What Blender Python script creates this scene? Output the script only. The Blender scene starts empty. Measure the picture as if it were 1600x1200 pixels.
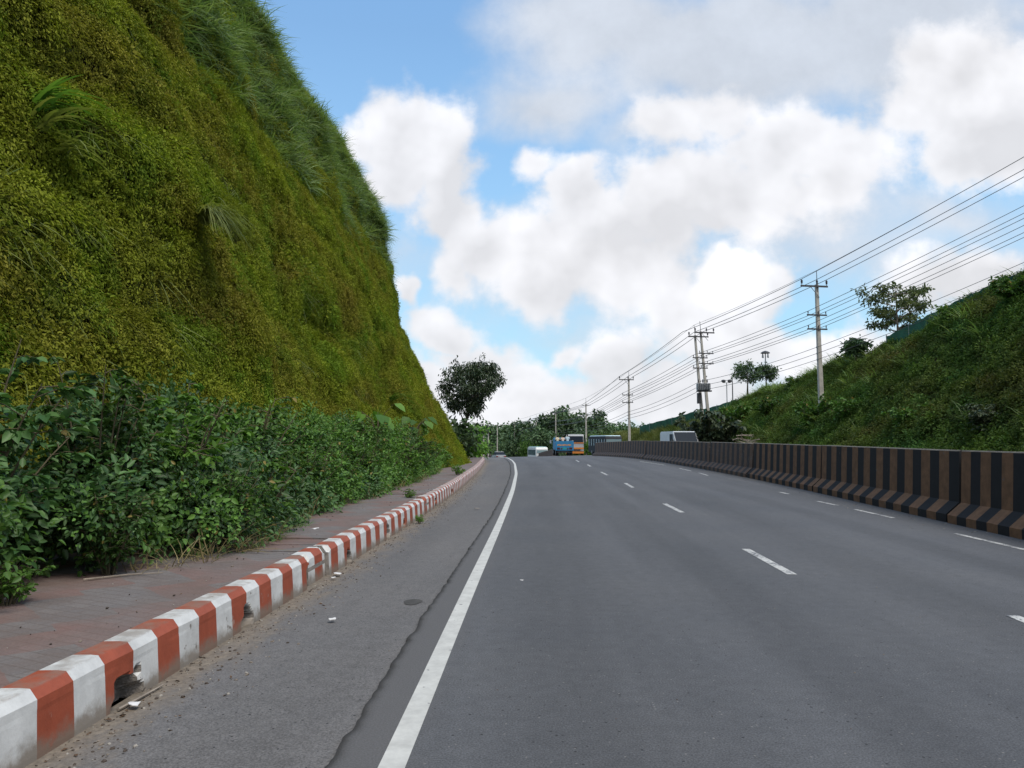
import bpy, bmesh, math, random
import numpy as np
from mathutils import Vector, Matrix, Euler

R = math.radians
scene = bpy.context.scene
col = scene.collection
rng = np.random.default_rng(7)
random.seed(7)

# ------------------------------------------------------------------ camera
F = 1200.0
YAW, PITCH, CAMH = math.atan(50 / 1200), math.atan(88 / 1200), 1.5
cam_d = bpy.data.cameras.new('camera')
cam_d.lens = 27.0
cam_d.sensor_width = 36.0
cam_d.clip_end = 6000
cam = bpy.data.objects.new('camera', cam_d)
col.objects.link(cam)
cam.location = (0, 0, CAMH)
cam.rotation_euler = (math.pi / 2 + PITCH, 0, YAW)
scene.camera = cam
_f = np.array([-math.sin(YAW) * math.cos(PITCH), math.cos(YAW) * math.cos(PITCH), math.sin(PITCH)])
_r = np.array([math.cos(YAW), math.sin(YAW), 0.0])
_u = np.cross(_r, _f)


def ray(px, py):
    d = _f + _r * (px - 800) / F + _u * (600 - py) / F
    return d / np.linalg.norm(d)


def at(px, py, Y):
    d = ray(px, py)
    return np.array([0, 0, CAMH]) + d * (Y / d[1])


# ------------------------------------------------------------------ world, sun, exposure
SUN_EL, SUN_AZ = R(58), R(136)
SKY_STRENGTH = 0.15
SUN_STRENGTH = 2.7
scene.view_settings.view_transform = 'Standard'
scene.view_settings.look = 'None'
scene.view_settings.exposure = 0.0
scene.view_settings.gamma = 1.0
scene.cycles.max_bounces = 6
scene.cycles.diffuse_bounces = 3
scene.cycles.glossy_bounces = 2
scene.cycles.transmission_bounces = 4
scene.cycles.transparent_max_bounces = 8
scene.cycles.sample_clamp_indirect = 4
scene.cycles.use_denoising = True

world = bpy.data.worlds.new('World')
scene.world = world
world.use_nodes = True


class NT:
    """tiny node-tree helper"""
    def __init__(s, tree):
        s.t = tree
        s.n = tree.nodes
        s.l = tree.links
        s.n.clear()

    def set(s, sock, v):
        if isinstance(v, bpy.types.NodeSocket):
            s.l.new(v, sock)
        elif v is not None:
            if isinstance(v, (tuple, list)) and sock.type == 'RGBA' and len(v) == 3:
                v = (*v, 1)
            sock.default_value = v

    def node(s, typ, **kw):
        n = s.n.new(typ)
        for k, v in kw.items():
            setattr(n, k, v)
        return n

    def math(s, op, a, b=None, c=None, clamp=False):
        n = s.node('ShaderNodeMath', operation=op, use_clamp=clamp)
        s.set(n.inputs[0], a)
        if b is not None: s.set(n.inputs[1], b)
        if c is not None: s.set(n.inputs[2], c)
        return n.outputs[0]

    def vmath(s, op, a, b=None, scale=None):
        n = s.node('ShaderNodeVectorMath', operation=op)
        s.set(n.inputs[0], a)
        if b is not None: s.set(n.inputs[1], b)
        if scale is not None: s.set(n.inputs['Scale'], scale)
        return n.outputs['Value'] if op in ('LENGTH', 'DOT_PRODUCT', 'DISTANCE') else n.outputs[0]

    def noise(s, vec, scale, detail=4, rough=0.55, dist=0.0, color=False):
        n = s.node('ShaderNodeTexNoise')
        s.set(n.inputs['Vector'], vec)
        n.inputs['Scale'].default_value = scale
        n.inputs['Detail'].default_value = detail
        n.inputs['Roughness'].default_value = rough
        n.inputs['Distortion'].default_value = dist
        return n.outputs[1] if color else n.outputs[0]

    def mapr(s, v, a, b, c=0.0, d=1.0, smooth=False):
        n = s.node('ShaderNodeMapRange')
        if smooth: n.interpolation_type = 'SMOOTHSTEP'
        s.set(n.inputs[0], v)
        for i, x in enumerate((a, b, c, d)):
            s.set(n.inputs[i + 1], x)
        return n.outputs[0]

    def mix(s, f, a, b, blend='MIX'):
        n = s.node('ShaderNodeMix', data_type='RGBA', blend_type=blend)
        s.set(n.inputs[0], f)
        s.set(n.inputs[6], a)
        s.set(n.inputs[7], b)
        return n.outputs[2]

    def comb(s, x, y, z):
        n = s.node('ShaderNodeCombineXYZ')
        for i, v in enumerate((x, y, z)): s.set(n.inputs[i], v)
        return n.outputs[0]

    def sep(s, v):
        n = s.node('ShaderNodeSeparateXYZ')
        s.set(n.inputs[0], v)
        return n.outputs


def dirblob(px, py, rx, ry):
    """a cloud bank's bearing (x/y, z/y of its direction) and angular half-sizes"""
    d = ray(px, py)
    return d[0] / d[1], d[2] / d[1], rx / F, ry / F


def build_world():
    T = NT(world.node_tree)
    out = T.node('ShaderNodeOutputWorld')
    sky = T.node('ShaderNodeTexSky', sky_type='NISHITA', sun_disc=False)
    sky.sun_elevation = SUN_EL
    sky.sun_rotation = SUN_AZ
    sky.air_density = 1.0
    sky.dust_density = 0.6
    sky.ozone_density = 1.6
    bg = T.node('ShaderNodeBackground')
    T.set(bg.inputs[0], sky.outputs[0])
    bg.inputs[1].default_value = SKY_STRENGTH
    tc = T.node('ShaderNodeTexCoord')
    x, y, z = T.sep(tc.outputs['Generated'])
    ys = T.math('MAXIMUM', T.math('ABSOLUTE', y), 0.12)
    u = T.math('DIVIDE', x, ys)
    v = T.math('DIVIDE', z, ys)
    P0 = T.comb(u, v, T.math('MULTIPLY', T.math('SIGN', y), 3.0))
    P = T.comb(u, v, 0.0)
    # slow and fast billow
    nz1 = T.noise(P0, 5.0, 9, 0.62)
    nz2 = T.noise(P0, 15.0, 8, 0.6)
    nzs = T.noise(P0, 5.0, 4, 0.5)
    nzl = T.noise(T.vmath('ADD', P0, (-0.02, 0.035, 0)), 5.0, 4, 0.5)
    wcol = T.noise(P0, 7.0, 4, 0.55, color=True)
    warp = T.vmath('SCALE', T.vmath('SUBTRACT', wcol, (0.5, 0.5, 0.5)), scale=0.13)
    Pw = T.vmath('MULTIPLY', T.vmath('ADD', P, warp), (1, 1, 0))

    def field(blobs):
        acc = None
        for (px, py, rx, ry, w) in blobs:
            cu, cv, ru, rv = dirblob(px, py, rx, ry)
            d = T.vmath('MULTIPLY', T.vmath('SUBTRACT', Pw, (cu, cv, 0)), (1 / ru, 1 / rv, 0))
            e = T.math('MULTIPLY_ADD', T.vmath('LENGTH', d), -w, w)
            acc = e if acc is None else T.math('SMOOTH_MAX', acc, e, 0.18)
        return acc
    cumulus = [(560, 205, 60, 45, .7), (880, 400, 130, 90, .9), (1035, 350, 90, 90, .8), (700, 270, 70, 80, .8), (1350, 230, 110, 70, .6), (635, 215, 95, 85, 1), (612, 268, 80, 70, 1), (690, 215, 60, 60, .8), (700, 330, 85, 75, 1), (765, 395, 100, 75, 1),
               (720, 440, 60, 45, .9), (850, 450, 110, 60, 1), (820, 265, 32, 40, .55), (905, 300, 70, 60, 1.1), (930, 350, 115, 80, 1.1), (985, 420, 100, 80, 1),
               (1110, 190, 110, 65, .9), (1055, 200, 60, 50, .7), (1215, 235, 130, 85, 1), (1150, 300, 150, 80, .9), (1290, 290, 70, 60, .6),
               (1510, 130, 130, 110, 1.2), (1560, 210, 130, 90, 1.1), (1430, 170, 70, 60, .6),
               (1130, 435, 80, 75, 1.3), (1185, 450, 60, 60, 1), (1080, 470, 90, 60, .9), (1170, 520, 130, 50, .9), (1290, 520, 150, 40, .8), (1520, 440, 130, 40, .7),
               (640, 480, 30, 28, 1), (690, 520, 70, 38, 1), (730, 560, 110, 40, .9), (790, 590, 110, 45, .9), (885, 555, 36, 34, .8),
               (960, 560, 70, 45, .8), (1010, 610, 200, 55, .9), (860, 630, 200, 50, .8), (640, 600, 90, 60, .9)]
    veil = [(930, 420, 420, 130, .75), (1250, 350, 350, 150, .6), (1560, 420, 200, 60, .6), (620, 420, 160, 120, .35), (960, 40, 270, 120, 1.0), (1150, 80, 330, 150, 1.3), (1420, 60, 330, 170, 1.2), (860, 150, 170, 90, .8), (1000, 210, 130, 60, .5),
            (1300, 400, 250, 70, .55), (1480, 330, 160, 70, .55), (1030, 330, 200, 120, .4), (900, 520, 300, 60, .35), (1350, 560, 400, 60, .6), (700, 640, 400, 60, .9)]
    fc = field(cumulus)
    fv = field(veil)
    n1 = T.math('SUBTRACT', nz1, 0.5)
    n2 = T.math('SUBTRACT', nz2, 0.5)
    dc = T.math('ADD', T.math('MULTIPLY_ADD', n1, 1.9, T.math('ADD', fc, 0.16)), T.math('MULTIPLY', n2, 0.75))
    front = T.mapr(y, 0.1, 0.3)
    # behind and beside the camera the cloud cover goes on as broken noise
    back = T.math('ADD', T.math('MULTIPLY', n1, 2.5), 0.42)
    dc = T.math('ADD', T.math('MULTIPLY', dc, front), T.math('MULTIPLY', back, T.math('SUBTRACT', 1.0, front)))
    ac = T.mapr(dc, -0.02, 0.55, 0, 0.97, True)
    av = T.math('MULTIPLY', T.mapr(T.math('MULTIPLY_ADD', n1, 1.1, fv), -0.1, 0.7, 0, 0.92, True), front)
    # thick cores turn grey, sun-side billows stay white
    relief = T.math('SUBTRACT', nzs, nzl)
    core = T.mapr(dc, 0.35, 1.2, 0.0, 1.0, True)
    br = T.math('MAXIMUM', T.math('ADD', T.math('MULTIPLY_ADD', relief, 1.2, 0.92), T.math('MULTIPLY', core, -0.07)), 0.79)
    br = T.math('MULTIPLY_ADD', n2, 0.10, br)
    hot = dirblob(1150, 425, 85, 80)
    dh = T.vmath('LENGTH', T.vmath('MULTIPLY', T.vmath('SUBTRACT', Pw, (hot[0], hot[1], 0)), (1 / hot[2], 1 / hot[3], 0)))
    br = T.math('ADD', br, T.math('MULTIPLY', T.mapr(dh, 1.1, 0.3, 0, 0.28, True), front))
    ccol = T.vmath('SCALE', (0.975, 0.98, 1.02), scale=br)
    vb = T.math('MULTIPLY_ADD', n1, 0.5, 0.76)
    vcol = T.vmath('SCALE', (0.90, 0.96, 1.06), scale=vb)
    hz = T.node('ShaderNodeBackground')
    T.set(hz.inputs[0], T.mix(T.mapr(z, 0.12, 0.5), (0.48, 0.86, 1.10), (0.40, 0.86, 1.48)))
    m0 = T.node('ShaderNodeMixShader')
    T.set(m0.inputs[0], T.mapr(z, 0.05, 0.48, 0.74, 0.33)); T.set(m0.inputs[1], bg.outputs[0]); T.set(m0.inputs[2], hz.outputs[0])
    bgv = T.node('ShaderNodeBackground')
    T.set(bgv.inputs[0], vcol)
    bgc = T.node('ShaderNodeBackground')
    T.set(bgc.inputs[0], ccol)
    m1 = T.node('ShaderNodeMixShader')
    T.set(m1.inputs[0], av); T.set(m1.inputs[1], m0.outputs[0]); T.set(m1.inputs[2], bgv.outputs[0])
    m2 = T.node('ShaderNodeMixShader')
    T.set(m2.inputs[0], ac); T.set(m2.inputs[1], m1.outputs[0]); T.set(m2.inputs[2], bgc.outputs[0])
    T.l.new(m2.outputs[0], out.inputs[0])


build_world()
sun_d = bpy.data.lights.new('sun', 'SUN')
sun_d.energy = SUN_STRENGTH
sun_d.angle = R(24)
sun_d.color = (1.0, 0.93, 0.82)
sun = bpy.data.objects.new('sun', sun_d)
col.objects.link(sun)
_sd = Vector((math.sin(SUN_AZ) * math.cos(SUN_EL), math.cos(SUN_AZ) * math.cos(SUN_EL), math.sin(SUN_EL)))
sun.rotation_euler = _sd.to_track_quat('Z', 'Y').to_euler()
sun.location = (0, 0, 60)


# ------------------------------------------------------------------ the lie of the land
def interp(y, tab):
    a = np.array(tab, float)
    return np.interp(y, a[:, 0], a[:, 1])


def smooth_tab(tab):
    """a dense, smoothed version of a table"""
    a = np.array(tab, float)
    ys = np.arange(a[0, 0], a[-1, 0], 0.5)
    v = np.interp(ys, a[:, 0], a[:, 1])
    k = np.hanning(21); k /= k.sum()
    vp = np.pad(v, 10, mode='reflect', reflect_type='odd')
    return np.stack([ys, np.convolve(vp, k, 'valid')], 1)


def crest(y):
    y = np.asarray(y, float)
    a = -0.000236 * np.clip(y - 50, 0, 44) ** 2
    b = -0.0208 * np.clip(y - 94, 0, None) - 0.00053 * np.clip(y - 94, 0, 37) ** 2
    c = -0.039 * np.clip(y - 131, 0, 60)
    d = 0.0208 * np.clip(y - 191, 0, None)
    return a + b + c + d


def zr(x, y):
    x = np.clip(np.asarray(x, float), -6, 8.0)
    return crest(y) + 0.022 * np.clip((np.asarray(y, float) - 15) / 45, 0, 1) * (x + 1)


KERB = smooth_tab([(-12, -2.43), (14, -2.43), (17, -2.45), (24, -2.62), (37, -3.15), (54, -4.15), (75, -6.0), (100, -9.2), (130, -14.0), (160, -21), (200, -33)])
LINE = smooth_tab([(-12, -.66), (3.5, -.69), (6.2, -.745), (11, -.78), (15, -.82), (23, -.94), (35, -1.26), (50, -1.9), (60, -2.5), (75, -3.6), (100, -6.6), (130, -11.5), (160, -18), (200, -30)])
EDGEO = smooth_tab([(-12, -.30), (6, -.31), (10, -.27), (16, -.23), (30, -.25), (60, -.35), (200, -.4)])
BARR = smooth_tab([(-12, 6.3), (6, 7.0), (14, 7.4), (22, 7.75), (30, 7.9), (38, 7.85), (50, 7.4), (62, 6.6), (75, 5.3), (100, 2.6), (118, 0.9), (140, -2.4), (160, -6), (200, -17)])
FOOT = smooth_tab([(-20, 17.5), (20, 17), (30, 16.5), (45, 15.3), (52, 15), (60, 14.3), (72, 13.5), (80, 13), (90, 12.3), (100, 11.5), (110, 11), (130, 9), (160, 4), (200, -6)])
BANKH = smooth_tab([(-20, 14.5), (10, 13), (25, 11.4), (34, 10.1), (39, 9.4), (46, 8.35), (52, 7.45), (58, 6.9), (64, 6.4), (72, 6.0), (82, 5.3), (90, 4.3), (100, 3.5), (112, 2.75), (130, 2.2), (160, 1.5), (200, 1)])


def kerb_x(y): return interp(y, KERB)
def line_x(y): return interp(y, LINE)
def edge_x(y): return line_x(y) + interp(y, EDGEO)
def barr_x(y): return interp(y, BARR)
def foot_x(y): return interp(y, FOOT)


def gp(px, py, dz=0.0):
    """where the line of sight through a pixel meets the road"""
    d = ray(px, py)
    o = np.array([0, 0, CAMH])
    t = np.linspace(2, 240, 24000)
    p = o + d * t[:, None]
    h = p[:, 2] - zr(p[:, 0], p[:, 1]) - dz
    i = np.argmax(h < 0) if (h < 0).any() else int(np.argmin(h))
    return p[i]


def vnoise(p, scale, seed=0, octaves=3):
    """value noise on (N,3) points, in -1..1"""
    p = np.asarray(p, float) * scale
    out = np.zeros(len(p)); amp = 1.0; tot = 0
    for o in range(octaves):
        q = p * (2 ** o) + seed * 17.3 + o * 5.1
        i = np.floor(q).astype(np.int64); f = q - i
        f = f * f * (3 - 2 * f)
        acc = np.zeros(len(p))
        for dx in (0, 1):
            for dy in (0, 1):
                for dz in (0, 1):
                    h = (i[:, 0] + dx) * 374761393 + (i[:, 1] + dy) * 668265263 + (i[:, 2] + dz) * 2147483647 + seed * 144665
                    h = (h ^ (h >> 13)) * 1274126177
                    h = ((h ^ (h >> 16)) & 0xffff) / 32767.5 - 1
                    w = (f[:, 0] if dx else 1 - f[:, 0]) * (f[:, 1] if dy else 1 - f[:, 1]) * (f[:, 2] if dz else 1 - f[:, 2])
                    acc += h * w
        out += acc * amp; tot += amp; amp *= 0.5
    return out / tot


def bank_z(x, y):
    """height of the right-hand embankment"""
    x = np.atleast_1d(np.asarray(x, float)); y = np.atleast_1d(np.asarray(y, float))
    f = foot_x(y); w = np.interp(y, [0, 80, 90, 112, 140], [8, 8, 9.6, 4.5, 6]); H = interp(y, BANKH)
    t = np.clip((x - f) / w, 0, 1)
    s = t * 0.75 + 0.25 * (t * t * (3 - 2 * t))
    base = zr(8.0 + 0 * x, y) - 0.05
    over = np.clip(x - f - w, 0, 40)
    n = vnoise(np.stack([x, y, 0 * x], 1), 0.35, 3) * 0.7 + vnoise(np.stack([x, y, 0 * x], 1), 1.1, 4) * 0.22
    return base + (H - base) * s + over * 0.03 + n * np.clip(t * 4, 0, 1)


# ------------------------------------------------------------------ mesh helpers
def setp(o, label=None, cat=None, group=None, kind=None):
    if label: o['label'] = label
    if cat: o['category'] = cat
    if group: o['group'] = group
    if kind: o['kind'] = kind
    return o


def link(name, me, mats=None, parent=None):
    o = bpy.data.objects.new(name, me)
    col.objects.link(o)
    if mats is not None:
        for m in (mats if isinstance(mats, (list, tuple)) else [mats]):
            me.materials.append(m)
    if parent is not None: o.parent = parent
    return o


def empty(name, loc, rz=0.0, label=None, cat=None, group=None):
    o = bpy.data.objects.new(name, None)
    o.empty_display_size = 0.3
    col.objects.link(o)
    o.location = [float(v) for v in loc]
    o.rotation_euler = (0, 0, rz)
    return setp(o, label, cat, group)


KIDS = {}


def children_of(o):
    return [c for c in col.objects if c.parent is o]


def copy_tree(o, parent=None, kids=None):
    c = o.copy()
    col.objects.link(c)
    if parent is not None: c.parent = parent
    for ch in children_of(o):
        copy_tree(ch, c)
    return c


class MB:
    def __init__(s):
        s.v = []; s.f = []; s.m = []

    def add(s, verts, faces, mi=0):
        b = len(s.v)
        s.v += [tuple(map(float, p)) for p in verts]
        s.f += [tuple(b + i for i in f) for f in faces]
        s.m += [mi] * len(faces)
        return s

    def box(s, x0, x1, y0, y1, z0, z1, mi=0, M=None, taper=None):
        vs = [(x0, y0, z0), (x1, y0, z0), (x1, y1, z0), (x0, y1, z0), (x0, y0, z1), (x1, y0, z1), (x1, y1, z1), (x0, y1, z1)]
        if taper:
            cx, cy = (x0 + x1) / 2, (y0 + y1) / 2
            vs = vs[:4] + [(cx + (a - cx) * taper, cy + (b - cy) * taper, c) for a, b, c in vs[4:]]
        if M is not None: vs = [tuple(M @ Vector(p)) for p in vs]
        return s.add(vs, [(0, 3, 2, 1), (4, 5, 6, 7), (0, 1, 5, 4), (1, 2, 6, 5), (2, 3, 7, 6), (3, 0, 4, 7)], mi)

    def tube(s, pts, rad, n=8, mi=0, caps=True):
        pts = [Vector(p) for p in pts]
        if not hasattr(rad, '__len__'): rad = [rad] * len(pts)
        rings = []
        up = Vector((0, 0, 1))
        prev = None
        for i, p in enumerate(pts):
            t = (pts[min(i + 1, len(pts) - 1)] - pts[max(i - 1, 0)]).normalized()
            a = prev if prev is not None else (Vector((1, 0, 0)) if abs(t.z) > .9 else up)
            b = (a - t * a.dot(t))
            if b.length < 1e-4: b = t.orthogonal()
            b.normalize(); prev = b
            c = t.cross(b)
            rings.append([p + (b * math.cos(2 * math.pi * k / n) + c * math.sin(2 * math.pi * k / n)) * rad[i] for k in range(n)])
        vs = [q for r_ in rings for q in r_]
        fs = []
        for i in range(len(pts) - 1):
            for k in range(n):
                fs.append((i * n + k, i * n + (k + 1) % n, (i + 1) * n + (k + 1) % n, (i + 1) * n + k))
        if caps:
            fs.append(tuple(range(n - 1, -1, -1)))
            fs.append(tuple((len(pts) - 1) * n + k for k in range(n)))
        return s.add(vs, fs, mi)

    def prism(s, prof, x0, x1, mi=0):
        """profile (y,z) swept along x"""
        n = len(prof)
        vs = [(x0, a, b) for a, b in prof] + [(x1, a, b) for a, b in prof]
        fs = [(i, (i + 1) % n, n + (i + 1) % n, n + i) for i in range(n)] + [tuple(range(n - 1, -1, -1)), tuple(range(n, 2 * n))]
        return s.add(vs, fs, mi)

    def mesh(s, name, smooth=False):
        me = bpy.data.meshes.new(name)
        me.from_pydata(s.v, [], s.f)
        me.polygons.foreach_set('material_index', s.m)
        if smooth: me.polygons.foreach_set('use_smooth', [True] * len(s.f))
        me.update()
        return me

    def build(s, name, mats, parent=None, smooth=False, bevel=0.0, fixn=True):
        me = s.mesh(name, smooth)
        if fixn or bevel:
            bm = bmesh.new(); bm.from_mesh(me)
            if fixn: bmesh.ops.recalc_face_normals(bm, faces=bm.faces)
            if bevel:
                es = [e for e in bm.edges if len(e.link_faces) == 2 and e.calc_face_angle(0) > 0.6]
                bmesh.ops.bevel(bm, geom=es, offset=bevel, segments=2, affect='EDGES', clamp_overlap=True)
            bm.to_mesh(me); bm.free()
        return link(name, me, mats, parent)


def np_mesh(name, V, Fq, smooth=False, attr=None, fmi=None):
    """fast mesh from arrays; Fq (M,4) quads or (M,3)"""
    V = np.asarray(V, np.float32); Fq = np.asarray(Fq, np.int32)
    me = bpy.data.meshes.new(name)
    me.vertices.add(len(V)); me.vertices.foreach_set('co', V.ravel())
    k = Fq.shape[1]
    me.loops.add(Fq.size); me.loops.foreach_set('vertex_index', Fq.ravel())
    me.polygons.add(len(Fq))
    me.polygons.foreach_set('loop_start', np.arange(0, Fq.size, k, dtype=np.int32))
    me.polygons.foreach_set('loop_total', np.full(len(Fq), k, np.int32))
    if smooth: me.polygons.foreach_set('use_smooth', np.ones(len(Fq), bool))
    if fmi is not None: me.polygons.foreach_set('material_index', np.asarray(fmi, np.int32))
    me.update(calc_edges=True)
    for (nm, dom, vals) in (attr or []):
        a = me.attributes.new(nm, 'FLOAT', dom)
        a.data.foreach_set('value', np.asarray(vals, np.float32))
    return me


def grid_faces(nr, nc):
    i = np.arange(nr - 1)[:, None] * nc + np.arange(nc - 1)[None]
    return np.stack([i, i + 1, i + nc + 1, i + nc], -1).reshape(-1, 4)


def norm(a):
    return a / np.maximum(np.linalg.norm(a, axis=-1, keepdims=True), 1e-9)


def leaves(pos, d, up, L, W, fold=0.25, droop=0.15):
    """oval leaves folded on the midrib: 6 verts, 2 quads each"""
    N = len(pos)
    d = norm(d)
    side = norm(np.cross(d, up))
    nrm = np.cross(side, d)
    L = np.broadcast_to(L, (N,))[:, None]; W = np.broadcast_to(W, (N,))[:, None]
    b = pos
    t = pos + d * L - nrm * L * droop
    m1 = pos + d * L * .32 + nrm * (W * fold * .8)
    m2 = pos + d * L * .68 + nrm * (W * fold * .8 - L * droop * .45)
    l1 = m1 + side * W * .5; r1 = m1 - side * W * .5
    l2 = m2 + side * W * .42; r2 = m2 - side * W * .42
    V = np.stack([b, r1, r2, t, l2, l1], 1).reshape(-1, 3)
    k = (np.arange(N) * 6)[:, None]
    Fq = np.concatenate([k + np.array([[0, 1, 2, 3]]), k + np.array([[0, 3, 4, 5]])], 1).reshape(-1, 4)
    return V, Fq


def blades(base, d0, bendv, L, W, seg=4):
    """arching grass blades"""
    N = len(base)
    d0 = norm(d0)
    side = norm(np.cross(d0, bendv) + 1e-4)
    L = np.broadcast_to(L, (N,))[:, None]; W = np.broadcast_to(W, (N,))[:, None]
    rows = []
    for i in range(seg + 1):
        t = i / seg
        p = base + d0 * L * t + bendv * L * (t * t)
        w = W * (1 - t) ** 0.6 * .5 + 0.001
        rows += [p - side * w, p + side * w]
    V = np.stack(rows, 1).reshape(-1, 3)
    k = (np.arange(N) * (2 * seg + 2))[:, None]
    fs = [k + np.array([[2 * i, 2 * i + 1, 2 * i + 3, 2 * i + 2]]) for i in range(seg)]
    Fq = np.concatenate(fs, 1).reshape(-1, 4)
    return V, Fq


def leaf_mesh(name, parts, per):
    """join (V,F) sets and give each leaf (per faces) a random number"""
    Vs, Fs, rn, o = [], [], [], 0
    for (V, Fq), p in zip(parts, per):
        Vs.append(V); Fs.append(Fq + o); o += len(V)
        rn.append(np.repeat(rng.random(len(Fq) // p), p))
    return np_mesh(name, np.concatenate(Vs), np.concatenate(Fs), attr=[('leaf_tone', 'FACE', np.concatenate(rn))])


# ------------------------------------------------------------------ materials
def new_mat(name):
    m = bpy.data.materials.new(name)
    m.use_nodes = True
    T = NT(m.node_tree)
    out = T.node('ShaderNodeOutputMaterial')
    bs = T.node('ShaderNodeBsdfPrincipled')
    T.l.new(bs.outputs[0], out.inputs[0])
    return m, T, bs, out


def plain(name, c, rough=0.6, metal=0.0, spec=0.4, var=0.12, scale=8.0, bump=0.0):
    m, T, bs, out = new_mat(name)
    tc = T.node('ShaderNodeTexCoord')
    n = T.noise(tc.outputs['Object'], scale, 5, 0.6)
    f = T.mapr(n, 0.3, 0.7, 1 - var, 1 + var)
    T.set(bs.inputs['Base Color'], T.vmath('SCALE', tuple(c), scale=f))
    bs.inputs['Roughness'].default_value = rough
    bs.inputs['Metallic'].default_value = metal
    bs.inputs['Specular IOR Level'].default_value = spec
    if bump:
        b = T.node('ShaderNodeBump')
        b.inputs['Strength'].default_value = bump
        b.inputs['Distance'].default_value = 0.02
        T.set(b.inputs['Height'], T.noise(tc.outputs['Object'], scale * 6, 5, 0.6))
        T.l.new(b.outputs[0], bs.inputs['Normal'])
    return m


def leaf_mat(name, c1, c2, patch=None, patch_scale=0.5, patch_rng=(0.42, 0.6), transl=0.3, spec=0.25, rough=0.5, vary=0.25, third=None, dead=0.0):
    """leaf colour runs c1..c2 per leaf; 'patch' is a second tint in natural patches over the slope"""
    m, T, bs, out = new_mat(name)
    at_ = T.node('ShaderNodeAttribute', attribute_name='leaf_tone')
    oi = T.node('ShaderNodeObjectInfo')
    c = T.mix(at_.outputs['Fac'], c1, c2)
    if patch:
        n = T.noise(T.vmath('MULTIPLY', oi.outputs['Location'], (1.0, 0.4, 1.3)), patch_scale, 6, 0.7)
        c = T.mix(T.mapr(n, patch_rng[0], patch_rng[1]), c, T.mix(at_.outputs['Fac'], patch, tuple(x * 1.5 for x in patch)))
    if third:
        n = T.noise(T.vmath('ADD', oi.outputs['Location'], (31.0, 7.0, 3.0)), patch_scale * 1.6, 4, 0.6)
        c = T.mix(T.mapr(n, 0.5, 0.66), c, third)
    f = T.mapr(oi.outputs['Random'], 0, 1, 1 - vary, 1 + vary)
    c = T.vmath('SCALE', c, scale=f)
    if dead:      # a few yellowed leaves
        c = T.mix(T.math('GREATER_THAN', at_.outputs['Fac'], 1 - dead), c, (0.24, 0.19, 0.05))
    T.set(bs.inputs['Base Color'], c)
    bs.inputs['Roughness'].default_value = rough
    bs.inputs['Specular IOR Level'].default_value = spec
    tr = T.node('ShaderNodeBsdfTranslucent')
    T.set(tr.inputs[0], T.vmath('MULTIPLY', c, (1.25, 1.3, 0.7)))
    mx = T.node('ShaderNodeMixShader')
    mx.inputs[0].default_value = transl
    T.l.new(bs.outputs[0], mx.inputs[1]); T.l.new(tr.outputs[0], mx.inputs[2])
    T.l.new(mx.outputs[0], out.inputs[0])
    return m


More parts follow.
